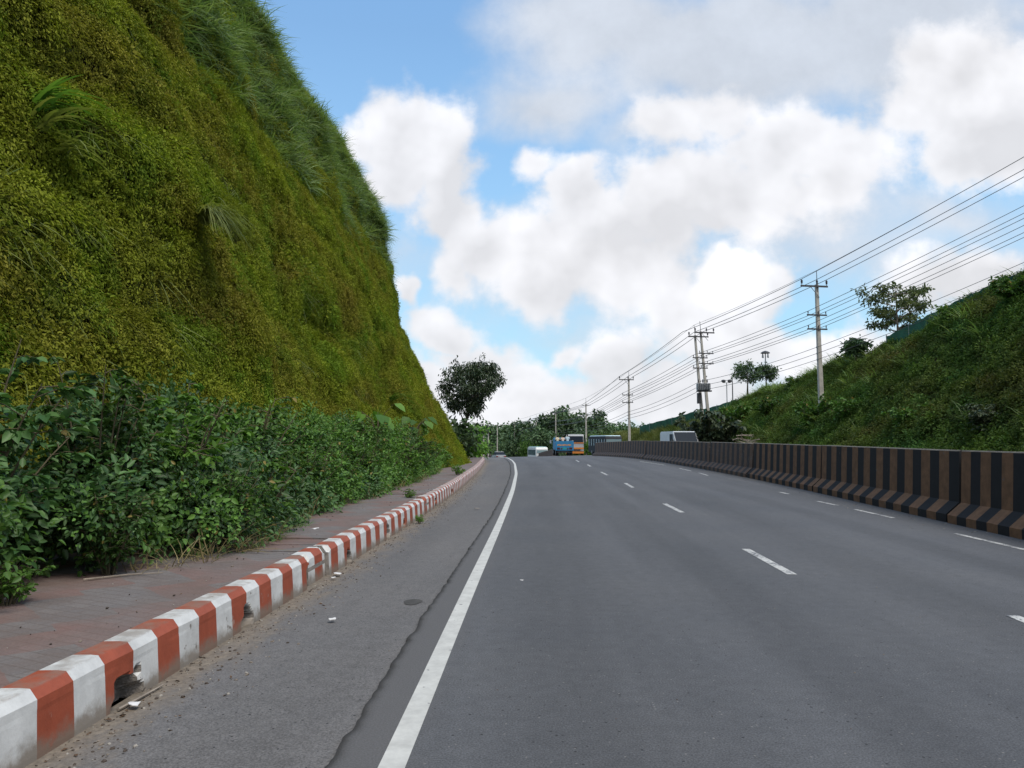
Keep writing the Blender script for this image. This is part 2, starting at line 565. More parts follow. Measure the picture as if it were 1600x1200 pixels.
def asphalt(name, base, warm, dirt_attr=None, dirt_dist=0.7, dirt_col=(0.21, 0.175, 0.135)):
    m, T, bs, out = new_mat(name)
    g = T.node('ShaderNodeNewGeometry')
    P = g.outputs['Position']
    big = T.noise(P, 0.35, 5, 0.6)
    lanes = T.noise(T.vmath('MULTIPLY', P, (1.0, 0.06, 1)), 1.1, 4, 0.55)
    mid = T.noise(P, 9, 5, 0.65)
    fine = T.noise(P, 95, 3, 0.7)
    c = T.mix(T.mapr(big, 0.3, 0.7), base, warm)
    f = T.math('MULTIPLY', T.mapr(mid, 0.25, 0.75, 0.86, 1.14), T.mapr(fine, 0.3, 0.7, 0.5, 1.5))
    f = T.math('MULTIPLY', f, T.mapr(lanes, 0.3, 0.7, 0.84, 1.14))
    blot = T.noise(T.vmath('MULTIPLY', P, (1, 0.4, 1)), 1.7, 6, 0.7)
    f = T.math('MULTIPLY', f, T.mapr(blot, 0.62, 0.74, 1.0, 0.84))
    c = T.vmath('SCALE', c, scale=f)
    vo = T.node('ShaderNodeTexVoronoi')
    T.set(vo.inputs['Vector'], P); vo.inputs['Scale'].default_value = 34
    vo.inputs['Randomness'].default_value = 1
    rnd = T.sep(vo.outputs['Color'])
    # scattered pale chips and dark tar specks
    chip = T.math('MULTIPLY', T.math('LESS_THAN', vo.outputs['Distance'], 0.2), T.math('GREATER_THAN', rnd[0], 0.93))
    c = T.mix(chip, c, (0.19, 0.185, 0.18))
    speck = T.math('MULTIPLY', T.math('LESS_THAN', vo.outputs['Distance'], 0.26), T.math('LESS_THAN', rnd[0], 0.035))
    c = T.mix(speck, c, (0.03, 0.03, 0.032))
    if dirt_attr:
        at_ = T.node('ShaderNodeAttribute', attribute_name=dirt_attr)
        n = T.noise(T.vmath('MULTIPLY', P, (1, 0.45, 1)), 4.2, 6, 0.65)
        k = T.math('SUBTRACT', at_.outputs['Fac'], T.math('MULTIPLY', T.math('SUBTRACT', n, 0.5), dirt_dist * 2.0))
        k = T.mapr(k, 0.0, dirt_dist, 0.9, 0, True)
        dn = T.mapr(T.noise(P, 26, 4, 0.7), 0.3, 0.7, 0.55, 1.25)
        c = T.mix(k, c, T.vmath('SCALE', dirt_col, scale=dn))
    if name == 'road_asphalt':
        ed = T.node('ShaderNodeAttribute', attribute_name='from_edge').outputs['Fac']
        wob = T.math('ADD', ed, T.math('MULTIPLY', T.math('SUBTRACT', T.noise(P, 0.6, 3, 0.6), 0.5), 0.5))
        for cx in (1.25, 2.9, 4.9, 6.5):      # wheel tracks polished darker by traffic
            tr = T.mapr(T.math('ABSOLUTE', T.math('SUBTRACT', wob, cx)), 0.12, 0.42, 0.90, 1.0, True)
            c = T.vmath('SCALE', c, scale=tr)
        n = T.noise(P, 2.5, 5, 0.6)
        k = T.mapr(T.math('ADD', ed, T.math('MULTIPLY', T.math('SUBTRACT', n, 0.5), 0.3)), 0.22, 0.5, 0.85, 0.0, True)
        c = T.mix(k, c, T.vmath('SCALE', (0.112, 0.110, 0.112), scale=T.mapr(fine, 0.25, 0.75, 0.75, 1.25)))
        k = T.mapr(T.math('ADD', ed, T.math('MULTIPLY', T.math('SUBTRACT', n, 0.5), 0.05)), 0.0, 0.045, 0.7, 0.0, True)
        c = T.mix(k, c, (0.045, 0.043, 0.042))
    T.set(bs.inputs['Base Color'], c)
    bs.inputs['Roughness'].default_value = 0.82
    bs.inputs['Specular IOR Level'].default_value = 0.3
    b = T.node('ShaderNodeBump')
    b.inputs['Strength'].default_value = 0.35
    b.inputs['Distance'].default_value = 0.006
    T.set(b.inputs['Height'], T.math('ADD', T.noise(P, 110, 3, 0.65), T.math('MULTIPLY', mid, 1.2)))
    T.l.new(b.outputs[0], bs.inputs['Normal'])
    return m


def paint(name, c, under, wear=0.55, scale=18, rough=0.55, dirt=0.25, splash=False):
    """paint worn through to what lies under it"""
    m, T, bs, out = new_mat(name)
    g = T.node('ShaderNodeNewGeometry')
    P = g.outputs['Position']
    n = T.noise(P, scale, 7, 0.68)
    n2 = T.noise(P, 3.5, 4, 0.6)
    k = T.math('ADD', n, T.math('MULTIPLY', T.math('SUBTRACT', n2, 0.5), 0.55))
    k = T.mapr(k, wear, wear + 0.05)
    f = T.mapr(T.noise(P, 6, 5, 0.7), 0.3, 0.75, 1 - dirt, 1.05)
    cc = T.mix(k, T.vmath('SCALE', tuple(c), scale=f), under)
    if splash:      # road dirt thrown up along the foot of the kerb
        h = T.node('ShaderNodeAttribute', attribute_name='above_road').outputs['Fac']
        hn = T.math('ADD', h, T.math('MULTIPLY', T.math('SUBTRACT', T.noise(P, 7, 6, 0.7), 0.5), 0.22))
        cc = T.mix(T.mapr(hn, 0.0, 0.10, 0.85, 0.0, True), cc, (0.20, 0.165, 0.13))
        cc = T.mix(T.math('MULTIPLY', T.mapr(h, 0.296, 0.305), T.mapr(T.noise(P, 5, 5, 0.7), 0.4, 0.62, 0.0, 0.6)), cc, (0.23, 0.185, 0.15))
    T.set(bs.inputs['Base Color'], cc)
    bs.inputs['Roughness'].default_value = rough
    bs.inputs['Specular IOR Level'].default_value = 0.35
    b = T.node('ShaderNodeBump')
    b.inputs['Strength'].default_value = 0.3
    b.inputs['Distance'].default_value = 0.004
    T.set(b.inputs['Height'], T.noise(P, 60, 4, 0.6))
    T.l.new(b.outputs[0], bs.inputs['Normal'])
    return m


def paver_mat():
    m, T, bs, out = new_mat('paver')
    g = T.node('ShaderNodeNewGeometry')
    P = g.outputs['Position']
    rot = T.node('ShaderNodeVectorRotate')
    T.set(rot.inputs['Vector'], P)
    rot.inputs['Angle'].default_value = R(24)
    br = T.node('ShaderNodeTexBrick')
    T.set(br.inputs['Vector'], rot.outputs[0])
    br.inputs['Scale'].default_value = 1.0
    br.inputs['Brick Width'].default_value = 0.22
    br.inputs['Row Height'].default_value = 0.11
    br.inputs['Mortar Size'].default_value = 0.006
    br.inputs['Color1'].default_value = (0.150, 0.137, 0.135, 1)
    br.inputs['Color2'].default_value = (0.175, 0.158, 0.152, 1)
    br.inputs['Mortar'].default_value = (0.125, 0.108, 0.1, 1)
    # bands of red pavers
    r2 = T.node('ShaderNodeTexBrick')
    rot2 = T.node('ShaderNodeVectorRotate')
    T.set(rot2.inputs['Vector'], T.vmath('ADD', P, T.vmath('SCALE', T.noise(P, 6, 3, 0.6, color=True), scale=0.06)))
    rot2.inputs['Angle'].default_value = R(45)
    T.set(r2.inputs['Vector'], rot2.outputs[0])
    r2.inputs['Scale'].default_value = 1.0
    r2.inputs['Brick Width'].default_value = 0.46
    r2.inputs['Row Height'].default_value = 0.44
    r2.inputs['Mortar Size'].default_value = 0.0
    r2.inputs['Bias'].default_value = 0.0
    r2.inputs['Color1'].default_value = (0, 0, 0, 1)
    r2.inputs['Color2'].default_value = (1, 1, 1, 1)
    wn = T.noise(P, 1.3, 4, 0.6)
    red = T.math('MULTIPLY', T.mapr(r2.outputs['Color'], 0.45, 0.55), T.mapr(wn, 0.3, 0.6, 0.15, 0.95))
    c = T.mix(red, br.outputs['Color'], T.mix(0.65, br.outputs['Color'], (0.20, 0.10, 0.08)))
    dirt = T.mapr(T.noise(P, 2.2, 6, 0.65), 0.42, 0.7, 0, 0.75)
    c = T.mix(dirt, c, (0.135, 0.10, 0.085))
    c = T.vmath('SCALE', c, scale=T.mapr(T.noise(P, 60, 3, 0.6), 0.25, 0.75, 0.8, 1.2))
    T.set(bs.inputs['Base Color'], c)
    bs.inputs['Roughness'].default_value = 0.85
    b = T.node('ShaderNodeBump')
    b.inputs['Strength'].default_value = 0.4
    b.inputs['Distance'].default_value = 0.006
    T.set(b.inputs['Height'], T.math('ADD', T.math('MULTIPLY', br.outputs['Fac'], -1.0), T.noise(P, 40, 4, 0.6)))
    T.l.new(b.outputs[0], bs.inputs['Normal'])
    return m


def soil_mat(name, c1, c2, scale=1.2):
    m, T, bs, out = new_mat(name)
    g = T.node('ShaderNodeNewGeometry')
    P = g.outputs['Position']
    n = T.noise(P, scale, 6, 0.65)
    c = T.mix(T.mapr(n, 0.35, 0.65), c1, c2)
    c = T.vmath('SCALE', c, scale=T.mapr(T.noise(P, 14, 5, 0.7), 0.25, 0.75, 0.6, 1.4))
    T.set(bs.inputs['Base Color'], c)
    bs.inputs['Roughness'].default_value = 0.95
    bs.inputs['Specular IOR Level'].default_value = 0.1
    return m


M = {}
M['road'] = asphalt('road_asphalt', (0.087, 0.091, 0.100), (0.104, 0.106, 0.112), 'side_dirt', 0.55, (0.16, 0.14, 0.115))
M['shoulder'] = asphalt('shoulder_asphalt', (0.122, 0.120, 0.122), (0.138, 0.132, 0.13), 'kerb_dirt', 0.42)
M['line'] = paint('line_paint', (0.62, 0.62, 0.59), (0.15, 0.15, 0.155), 0.68, 14, 0.6, 0.3)
M['dash'] = paint('dash_paint', (0.60, 0.60, 0.58), (0.11, 0.115, 0.128), 0.50, 30, 0.6, 0.25)
M['kerb_white'] = paint('kerb_white_paint', (0.68, 0.69, 0.68), (0.22, 0.20, 0.18), 0.67, 10, 0.6, 0.3, True)
M['kerb_red'] = paint('kerb_red_paint', (0.37, 0.085, 0.042), (0.34, 0.20, 0.16), 0.69, 11, 0.6, 0.3, True)
M['concrete'] = plain('concrete', (0.22, 0.20, 0.18), 0.9, var=0.4, scale=9, bump=0.6)
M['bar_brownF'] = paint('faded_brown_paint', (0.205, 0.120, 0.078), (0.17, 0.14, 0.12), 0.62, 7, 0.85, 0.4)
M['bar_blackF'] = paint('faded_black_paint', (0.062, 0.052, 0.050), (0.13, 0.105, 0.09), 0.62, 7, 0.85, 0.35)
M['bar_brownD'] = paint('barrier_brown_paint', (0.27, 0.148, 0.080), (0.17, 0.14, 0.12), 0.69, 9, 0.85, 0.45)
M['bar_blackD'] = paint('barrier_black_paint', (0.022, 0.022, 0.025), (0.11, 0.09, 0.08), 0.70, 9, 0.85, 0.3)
M['bar_top'] = plain('barrier_concrete', (0.19, 0.175, 0.15), 0.9, var=0.35, scale=4, bump=0.4)
M['paver'] = paver_mat()
M['soil'] = soil_mat('hill_soil', (0.030, 0.022, 0.010), (0.045, 0.040, 0.012))
M['ground'] = soil_mat('field_ground', (0.035, 0.055, 0.015), (0.07, 0.07, 0.025), 0.15)
M['verge'] = soil_mat('verge_soil', (0.05, 0.04, 0.025), (0.04, 0.05, 0.015), 0.9)
M['pole'] = plain('pole_concrete', (0.42, 0.40, 0.36), 0.85, var=0.2, scale=3)
M['steel'] = plain('dark_steel', (0.07, 0.07, 0.075), 0.55, 0.4, var=0.2)
M['galv'] = plain('grey_steel', (0.25, 0.26, 0.27), 0.5, 0.5, var=0.2)
M['porcelain'] = plain('insulator_porcelain', (0.035, 0.025, 0.025), 0.25, 0, 0.5)
M['wire'] = plain('wire_aluminium', (0.10, 0.10, 0.105), 0.5, 0.3)
M['bark'] = plain('bark', (0.085, 0.065, 0.05), 0.9, var=0.4, scale=5, bump=0.5)
M['bark_pale'] = plain('pale_bark', (0.20, 0.17, 0.14), 0.9, var=0.3, scale=5, bump=0.4)
M['twig'] = plain('twig', (0.10, 0.085, 0.05), 0.9, var=0.3)
M['dry'] = plain('dry_wood', (0.27, 0.23, 0.19), 0.9, var=0.35)
M['rubber'] = plain('tyre_rubber', (0.022, 0.022, 0.023), 0.8)
M['glass'] = plain('window_glass', (0.022, 0.030, 0.042), 0.35, 0, 0.03, var=0.05)
M['chrome'] = plain('chrome', (0.5, 0.5, 0.52), 0.2, 0.9)
M['skin'] = plain('skin', (0.17, 0.09, 0.055), 0.6)
M['hair'] = plain('hair', (0.012, 0.011, 0.010), 0.5)
M['paper'] = plain('paper', (0.66, 0.66, 0.66), 0.8, var=0.15)
M['hill_leaf'] = leaf_mat('hill_creeper_leaf', (0.142, 0.182, 0.015), (0.24, 0.285, 0.03), (0.165, 0.138, 0.026), 0.5, (0.42, 0.70), 0.32, 0.1, 0.7, 0.28, (0.12, 0.20, 0.02))
M['hill_grass'] = leaf_mat('tall_grass_blade', (0.085, 0.155, 0.045), (0.235, 0.31, 0.11), None, transl=0.35, spec=0.3, vary=0.3)
M['pale_hill'] = leaf_mat('hill_frond_blade', (0.12, 0.16, 0.03), (0.24, 0.27, 0.07), None, transl=0.35, vary=0.2)
M['pale_grass'] = leaf_mat('pale_grass_blade', (0.16, 0.20, 0.05), (0.26, 0.29, 0.09), None, transl=0.35, vary=0.1)
M['shrub_leaf'] = leaf_mat('shrub_leaf', (0.040, 0.100, 0.020), (0.115, 0.23, 0.042), None, transl=0.3, spec=0.35, vary=0.5, dead=.02)
M['shrub_dark'] = leaf_mat('dark_shrub_leaf', (0.030, 0.080, 0.024), (0.085, 0.17, 0.05), None, transl=0.25, spec=0.4, vary=0.45, dead=.012)
M['shrub_lime'] = leaf_mat('lime_shrub_leaf', (0.06, 0.14, 0.024), (0.15, 0.29, 0.05), None, transl=0.35, spec=0.3, vary=0.4)
M['tree_leaf'] = leaf_mat('tree_leaf', (0.022, 0.042, 0.018), (0.06, 0.09, 0.04), None, transl=0.2, spec=0.5, rough=0.4, vary=0.1)
M['far_leaf'] = leaf_mat('far_tree_leaf', (0.050, 0.095, 0.045), (0.11, 0.175, 0.08), None, transl=0.2, vary=0.3)  # tone lifted throughout, putting light distance haze into the leaf colour
M['bank_leaf'] = leaf_mat('bank_leaf', (0.058, 0.115, 0.022), (0.125, 0.195, 0.04), (0.095, 0.085, 0.026), 0.2, (0.47, 0.68), 0.3, 0.15, 0.6, 0.3, (0.05, 0.125, 0.032))
M['far_grass'] = leaf_mat('verge_grass_blade', (0.11, 0.14, 0.035), (0.19, 0.19, 0.07), (0.07, 0.10, 0.03), 0.15, (0.42, 0.6), 0.3, 0.2, 0.6, 0.25)
M['straw'] = leaf_mat('straw_blade', (0.16, 0.13, 0.06), (0.30, 0.25, 0.13), None, transl=0.2, vary=0.3)
M['net'] = plain('green_netting', (0.014, 0.085, 0.045), 0.8, var=0.4, scale=1.5)

# ------------------------------------------------------------------ setting: ground, road, shoulder, footpath, kerb
xs = np.concatenate([np.linspace(-1800, -120, 12), np.linspace(-100, 100, 41), np.linspace(120, 1800, 12)])
ysg = np.concatenate([np.linspace(-400, -30, 6), np.linspace(-20, 220, 61), np.linspace(250, 3000, 16)])
X, Y = np.meshgrid(xs, ysg)
Z = zr(X, np.minimum(Y, 400)) - 0.35
Z = np.where(Y > 260, np.maximum(Z, -7), Z)
me = np_mesh('ground', np.stack([X, Y, Z], -1).reshape(-1, 3), grid_faces(len(ysg), len(xs)), True)
setp(link('ground', me, M['ground']), 'green open ground reaching out to the horizon beyond the road', 'ground', kind='structure')

rows = np.concatenate([np.arange(-10, 24, 0.035), np.arange(24, 60, 0.3), np.arange(60, 200, 1.0)])
jag = vnoise(np.stack([0 * rows, rows, 0 * rows], 1), 9.0, 11, 5) * 0.040 + vnoise(np.stack([0 * rows, rows, 0 * rows], 1), 0.8, 12, 2) * 0.022
el = edge_x(rows) + jag
er = foot_x(rows) + 0.5
ts = np.array([0, 0, .004, .012, .02, .03, .06, .1, .2, .3, .4, .5, .6, .8, 1.0])
X = el[:, None] + (er - el)[:, None] * ts
bx = barr_x(rows)
Y = np.repeat(rows[:, None], len(ts), 1)
Z = zr(X, Y)
Z[:, 0] -= 0.05
X[:, 0] -= 0.012
db = np.abs(X - bx[:, None])
road = setp(link('road', np_mesh('road', np.stack([X, Y, Z], -1).reshape(-1, 3), grid_faces(len(rows), len(ts)), False,
            [('side_dirt', 'POINT', db.ravel()), ('from_edge', 'POINT', (X - el[:, None]).ravel())]), M['road']), 'blue grey asphalt carriageway rising to a crest and bending away', 'road', kind='structure')

kx = kerb_x(rows)
ts = np.array([0, .05, .12, .2, .3, .45, .65, 1.0])
w = el - kx + 0.25
X = kx[:, None] - 0.05 + w[:, None] * ts
Y = np.repeat(rows[:, None], len(ts), 1)
Z = zr(X, Y) - 0.026
dk = X - kx[:, None]
setp(link('shoulder', np_mesh('shoulder', np.stack([X, Y, Z], -1).reshape(-1, 3), grid_faces(len(rows), len(ts)), True,
     [('kerb_dirt', 'POINT', dk.ravel())]), M['shoulder']), 'worn grey asphalt shoulder between the painted kerb and white edge line', 'road shoulder', kind='structure')


def strip(name, ys, cx, width, dz, mat, parent):
    X = np.stack([cx - width / 2, cx + width / 2], 1)
    Y = np.repeat(ys[:, None], 2, 1)
    Z = zr(X, Y) + dz
    return link(name, np_mesh(name, np.stack([X, Y, Z], -1).reshape(-1, 3), grid_faces(len(ys), 2)), mat, parent)


yl = np.concatenate([np.arange(-9, 60, 0.5), np.arange(60, 180, 2)])
strip('edge_line', yl, line_x(yl), 0.125, 0.004, M['line'], road)


def dash(name, p0, p1, width, wid_end=None, dz=0.004):
    a, b = gp(*p0), gp(*p1)
    n = 6
    ys = np.linspace(a[1], b[1], n); cx = np.linspace(a[0], b[0], n)
    if ys[0] > ys[-1]: ys, cx = ys[::-1], cx[::-1]
    return strip(name, ys, cx, width, dz, M['dash'], road)


for p0, p1 in [((1580, 962), (1640, 985)), ((1165, 858), (1238, 898)), ((1038, 787), (1066, 801)), ((977, 755), (989, 762)), ((939, 737.5), (949, 742.5)),
               ((918, 726), (923, 729)), ((900, 719), (905, 722))]:
    dash('lane_dash', p0, p1, 0.11)
for p0, p1 in [((1493, 834), (1640, 868)), ((1335, 796), (1396, 809.5)), ((1276, 783), (1309, 790)), ((1218, 769), (1232, 772)), ((1092, 739), (1106, 743)),
               ((1062, 732), (1080, 736)), ((1000, 721), (1040, 727))]:
    dash('border_dash', p0, p1, 0.09)
# oval tar patch on the shoulder
pt = gp(645, 937)
mb = MB()
ring = [(pt[0] + pt[0] * 0 + .085 * math.cos(a) * (1 + .12 * math.sin(3 * a)), pt[1] + .13 * math.sin(a), float(zr(pt[0], pt[1])) - 0.021) for a in np.linspace(0, 2 * math.pi, 24, endpoint=False)]
mb.add(ring, [tuple(range(24))])
setp(mb.build('tar_patch', plain('tar', (0.06, 0.055, 0.05), 0.7, var=.3, scale=20), None, fixn=False), 'small dark oval patch on the grey shoulder', 'patch', kind='structure')

# footpath with open slots between its slabs
slots = [(8.5, 8.58), (9.05, 9.13), (9.62, 9.69), (16.9, 17.0), (17.7, 17.78), (27.0, 27.2), (38, 38.3)]
segs = []
y0 = -10.0
for a, b in slots:
    segs.append((y0, a)); y0 = b
segs.append((y0, 180.0))
mb = MB()
ts = np.array([0, .15, .3, .45, .6, .8, 1.0])
for si, (a, b) in enumerate(segs):
    n = max(2, int((b - a) / (0.5 if a < 40 else 2)) + 1)
    yy = np.linspace(a, b, n)
    xin = kerb_x(yy) - 0.19
    tilt = 0.0 if si == 0 else random.uniform(-.008, .012)
    XX = xin[:, None] - 5.0 * ts
    YY = np.repeat(yy[:, None], len(ts), 1)
    ZZ = zr(XX, YY) + 0.27 + tilt + vnoise(np.stack([XX, YY, 0 * XX], -1).reshape(-1, 3), 0.9, 5).reshape(XX.shape) * 0.012
    nv = len(mb.v)
    V = np.stack([XX, YY, ZZ], -1).reshape(-1, 3)
    mb.add(V, [tuple(f[::-1]) for f in grid_faces(n, len(ts))])
    for k, yk in ((0, a), (n - 1, b)):       # slab ends
        top = [tuple(V[k * len(ts) + j]) for j in range(len(ts))]
        bot = [(p[0], p[1], p[2] - 0.3) for p in top]
        m_ = len(ts)
        mb.add(top + bot, [(j, j + 1, m_ + j + 1, m_ + j) for j in range(m_ - 1)])
me = mb.mesh('footpath')
setp(link('footpath', me, M['paver']), 'dusty red and grey brick paved footpath behind the painted kerb', 'footpath', kind='structure')


def pz_(z): return z * 9


def build_kerb():
    prof = [(0.0, -0.05), (0.0, .0)] + [(.016 * k / 12, .0212 * k) for k in range(1, 13)] + [ (0.055, .305), (0.10, .308), (0.20, .306), (0.20, .1)]
    pieces = [(-9.6, 7.99), (8.10, 8.72), (8.73, 15.88), (15.93, 16.5), (16.52, 29.0), (29.03, 180)]
    holes = [(4.52, 0.0, .17, .16), (6.32, 0.02, .11, .13), (9.62, 0.05, .10, .10), (12.05, .10, .12, .12), (13.4, .04, .10, .1), (17.6, .1, .15, .1), (7.98, .05, .07, .2), (21.5, .06, .2, .1)]
    V, Fc, mi = [], [], []
    for pi, (a, b) in enumerate(pieces):
        step = 0.029 if a < 20 else 0.145
        n = int(round((min(b, 180) - a) / step)) + 1
        yy = np.linspace(a, b, n)
        x0 = kerb_x(yy) - (0.045 if pi == 1 else 0)
        dz = [0, -0.012, 0.0, 0.02, 0.0, 0][pi]
        base = len(V)
        for i, y in enumerate(yy):
            endf = min(abs(y - a), abs(y - b))
            for j, (dx, z) in enumerate(prof):
                wob = 0.004 * math.sin(y * 7.3 + pz_(z)) * (1 if z > .2 else .4)
                chip = 0.03 if (j in (13, 14) and endf < .05) else 0
                px_, pz = x0[i] - dx - wob - chip, z + dz - chip * .6
                for (hy, hz, hr, hh) in holes:
                    rr = ((y - hy) / hr) ** 2 + (max(0, z - hz) / hh) ** 2
                    rr += 0.28 * math.sin(y * 23 + z * 31) + .15 * math.sin(y * 47 - z * 39)
                    if rr < 1 and j <= 13:
                        px_ -= 0.13 * min(1, (1.0 - rr) * 2.4) + 0.010 * math.sin(y * 61 + z * 71) * math.sin(y * 29 - z * 47)
                V.append((px_, y, float(zr(px_, y)) + pz))
        m_ = len(prof)
        for i in range(n - 1):
            ym = (yy[i] + yy[i + 1]) / 2
            stripe = int(math.floor((ym - 3.70) / 0.29 + 100 * 1 + (.35 if pi == 2 else 0))) % 2
            for j in range(m_ - 1):
                Fc.append((base + i * m_ + j, base + (i + 1) * m_ + j, base + (i + 1) * m_ + j + 1, base + i * m_ + j + 1))
                k = 0 if stripe == 0 else 1
                zz = (prof[j][1] + prof[j + 1][1]) / 2
                for (hy, hz, hr, hh) in holes:
                    if ((ym - hy) / hr) ** 2 + (max(0, zz - hz) / hh) ** 2 + 0.28 * math.sin(ym * 23 + zz * 31) + .15 * math.sin(ym * 47 - zz * 39) < 1.0 and j <= 13: k = 2
                if pi in (1, 3) and abs(zz - .15) < .025: k = 2
                mi.append(k)
        for i in (0, n - 1):
            Fc.append(tuple(base + i * m_ + j for j in range(m_))); mi.append(2)
    me = bpy.data.meshes.new('kerb')
    me.from_pydata(V, [], Fc)
    me.polygons.foreach_set('material_index', mi)
    at_h = me.attributes.new('above_road', 'FLOAT', 'POINT')
    at_h.data.foreach_set('value', np.array([v[2] - float(zr(v[0], v[1])) for v in V], np.float32))
    o = link('kerb', me, [M['kerb_red'], M['kerb_white'], M['concrete']])
    setp(o, 'chipped kerb painted in red and white bands along the footpath', 'kerb', kind='structure')


build_kerb()


# ------------------------------------------------------------------ hills
def hill_path(s):
    """foot of the left-hand cutting: along the road, then round the end to the left"""
    S0 = 53.2                       # arc length at which the end begins (foot starts at y=-10)
    r0 = 9.0
    s = np.asarray(s, float)
    a = np.clip((s - S0) / r0, 0, R(95))
    over = np.clip(s - S0 - r0 * R(95), 0, None)
    x = -5.55 - r0 * (1 - np.cos(a)) - over * math.sin(R(95))
    y = -10 + np.minimum(s, S0) + r0 * np.sin(a) + over * math.cos(R(95))
    nx, ny = -np.cos(a), -np.sin(a)      # inward normal
    return x, y, nx, ny


HTOP = 18.3


def hill_surface(s, t, disp=True):
    """t 0..1 face, 1..1.4 crown of the hill"""
    s = np.asarray(s, float); t = np.asarray(t, float)
    x, y, nx, ny = hill_path(s)
    tf = np.clip(t, 0, 1)
    z = HTOP * tf
    inn = z / 3.5 + 1.2 * np.clip(tf - .93, 0, 1) / .07 * .5
    inn = inn - 1.0 * np.clip(1 - z / 8.0, 0, 1) ** 1.3 * np.clip((s - 36) / 14, 0, 1)      # the foot flares out towards the far end
    ov = np.clip(t - 1, 0, .4)
    inn = inn + ov * 16
    z = z + ov * 3
    bulge = 0.0 * tf
    p = np.stack([x + nx * (inn - bulge), y + ny * (inn - bulge), z + zr(-5.0 + 0 * y, y)], -1)
    if disp:
        q = p.reshape(-1, 3)
        d = vnoise(q * np.array([1, .8, .9]), 0.22, 21, 2) * 0.6 + vnoise(q * np.array([1, .5, 1.15]), 0.75, 22, 3) * 0.46 - 0.4
        hol = np.zeros(len(q))
        n3 = np.stack([-nx, -ny, 0 * nx + 0.28], -1).reshape(-1, 3)
        p = (q + norm(n3) * (d + hol)[:, None] * np.clip(tf * 6, 0, 1).reshape(-1)[:, None]).reshape(p.shape)
    return p


ss = np.concatenate([np.arange(0, 70, 0.35), np.arange(70, 110, 1.0)])
tt = np.concatenate([np.linspace(-0.02, 1, 60), np.linspace(1.05, 1.4, 8)])
SS, TT = np.meshgrid(ss, tt, indexing='ij')
P = hill_surface(SS, TT)
setp(link('hillside', np_mesh('hillside', P.reshape(-1, 3), grid_faces(len(ss), len(tt)), True), M['soil']),
     'steep tall hill face cut beside the footpath under creepers', 'hill', kind='structure')

yy = np.concatenate([np.arange(-15, 130, 0.7), np.arange(130, 210, 3)])
uu = np.concatenate([np.linspace(-.05, 1.1, 40), np.linspace(1.2, 4, 10)])
wv = np.interp(yy, [0, 80, 90, 112, 140], [8, 8, 9.6, 4.5, 6])
X = foot_x(yy)[:, None] + wv[:, None] * uu
Y = np.repeat(yy[:, None], len(uu), 1)
Z = bank_z(X.ravel(), Y.ravel()).reshape(X.shape)
setp(link('embankment', np_mesh('embankment', np.stack([X, Y, Z], -1).reshape(-1, 3), grid_faces(len(yy), len(uu)), True), M['soil']),
     'overgrown embankment rising beyond the striped barrier', 'embankment', kind='structure')


# ------------------------------------------------------------------ scattered ground cover
def proto_obj(name, me, mat):
    me.materials.append(mat)
    o = bpy.data.objects.new(name, me)
    return o


def mats_to_euler(Xa, Ya, Za):
    """columns to XYZ euler (N,3)"""
    r00, r10, r20 = Xa[:, 0], Xa[:, 1], Xa[:, 2]
    r21, r22 = Ya[:, 2], Za[:, 2]
    ry = np.arcsin(np.clip(-r20, -1, 1))
    rx = np.arctan2(r21, r22)
    rz = np.arctan2(r10, r00)
    return np.stack([rx, ry, rz], 1)


def frame_from(nrm, up, spin):
    z = norm(nrm)
    y = norm(up - z * (up * z).sum(1, keepdims=True))
    x = np.cross(y, z)
    c, s_ = np.cos(spin)[:, None], np.sin(spin)[:, None]
    x2 = x * c + y * s_
    y2 = -x * s_ + y * c
    return mats_to_euler(x2, y2, z)


def scatter(name, pts, rot, scl, idx, protos, label, cat):
    me = bpy.data.meshes.new(name)
    n = len(pts)
    me.vertices.add(n)
    me.vertices.foreach_set('co', np.asarray(pts, np.float32).ravel())
    a = me.attributes.new('rot', 'FLOAT_VECTOR', 'POINT'); a.data.foreach_set('vector', np.asarray(rot, np.float32).ravel())
    a = me.attributes.new('scl', 'FLOAT', 'POINT'); a.data.foreach_set('value', np.asarray(scl, np.float32))
    a = me.attributes.new('pick', 'INT', 'POINT'); a.data.foreach_set('value', np.asarray(idx, np.int32))
    o = link(name, me)
    ng = bpy.data.node_groups.new(name, 'GeometryNodeTree')
    ng.interface.new_socket('Geometry', in_out='INPUT', socket_type='NodeSocketGeometry')
    ng.interface.new_socket('Geometry', in_out='OUTPUT', socket_type='NodeSocketGeometry')
    N, L = ng.nodes, ng.links
    gi, go = N.new('NodeGroupInput'), N.new('NodeGroupOutput')
    iop = N.new('GeometryNodeInstanceOnPoints')
    L.new(gi.outputs[0], iop.inputs['Points'])
    join = N.new('GeometryNodeJoinGeometry')
    for p in reversed(protos):
        oi = N.new('GeometryNodeObjectInfo')
        oi.inputs['Object'].default_value = p
        oi.inputs['As Instance'].default_value = True
        L.new(oi.outputs['Geometry'], join.inputs[0])
    L.new(join.outputs[0], iop.inputs['Instance'])
    iop.inputs['Pick Instance'].default_value = True

    def na(nm, typ):
        x = N.new('GeometryNodeInputNamedAttribute')
        x.data_type = typ
        x.inputs['Name'].default_value = nm
        return x.outputs['Attribute']
    L.new(na('pick', 'INT'), iop.inputs['Instance Index'])
    L.new(na('rot', 'FLOAT_VECTOR'), iop.inputs['Rotation'])
    L.new(na('scl', 'FLOAT'), iop.inputs['Scale'])
    L.new(iop.outputs[0], go.inputs[0])
    md = o.modifiers.new('scatter', 'NODES')
    md.node_group = ng
    return setp(o, label, cat, kind='stuff')


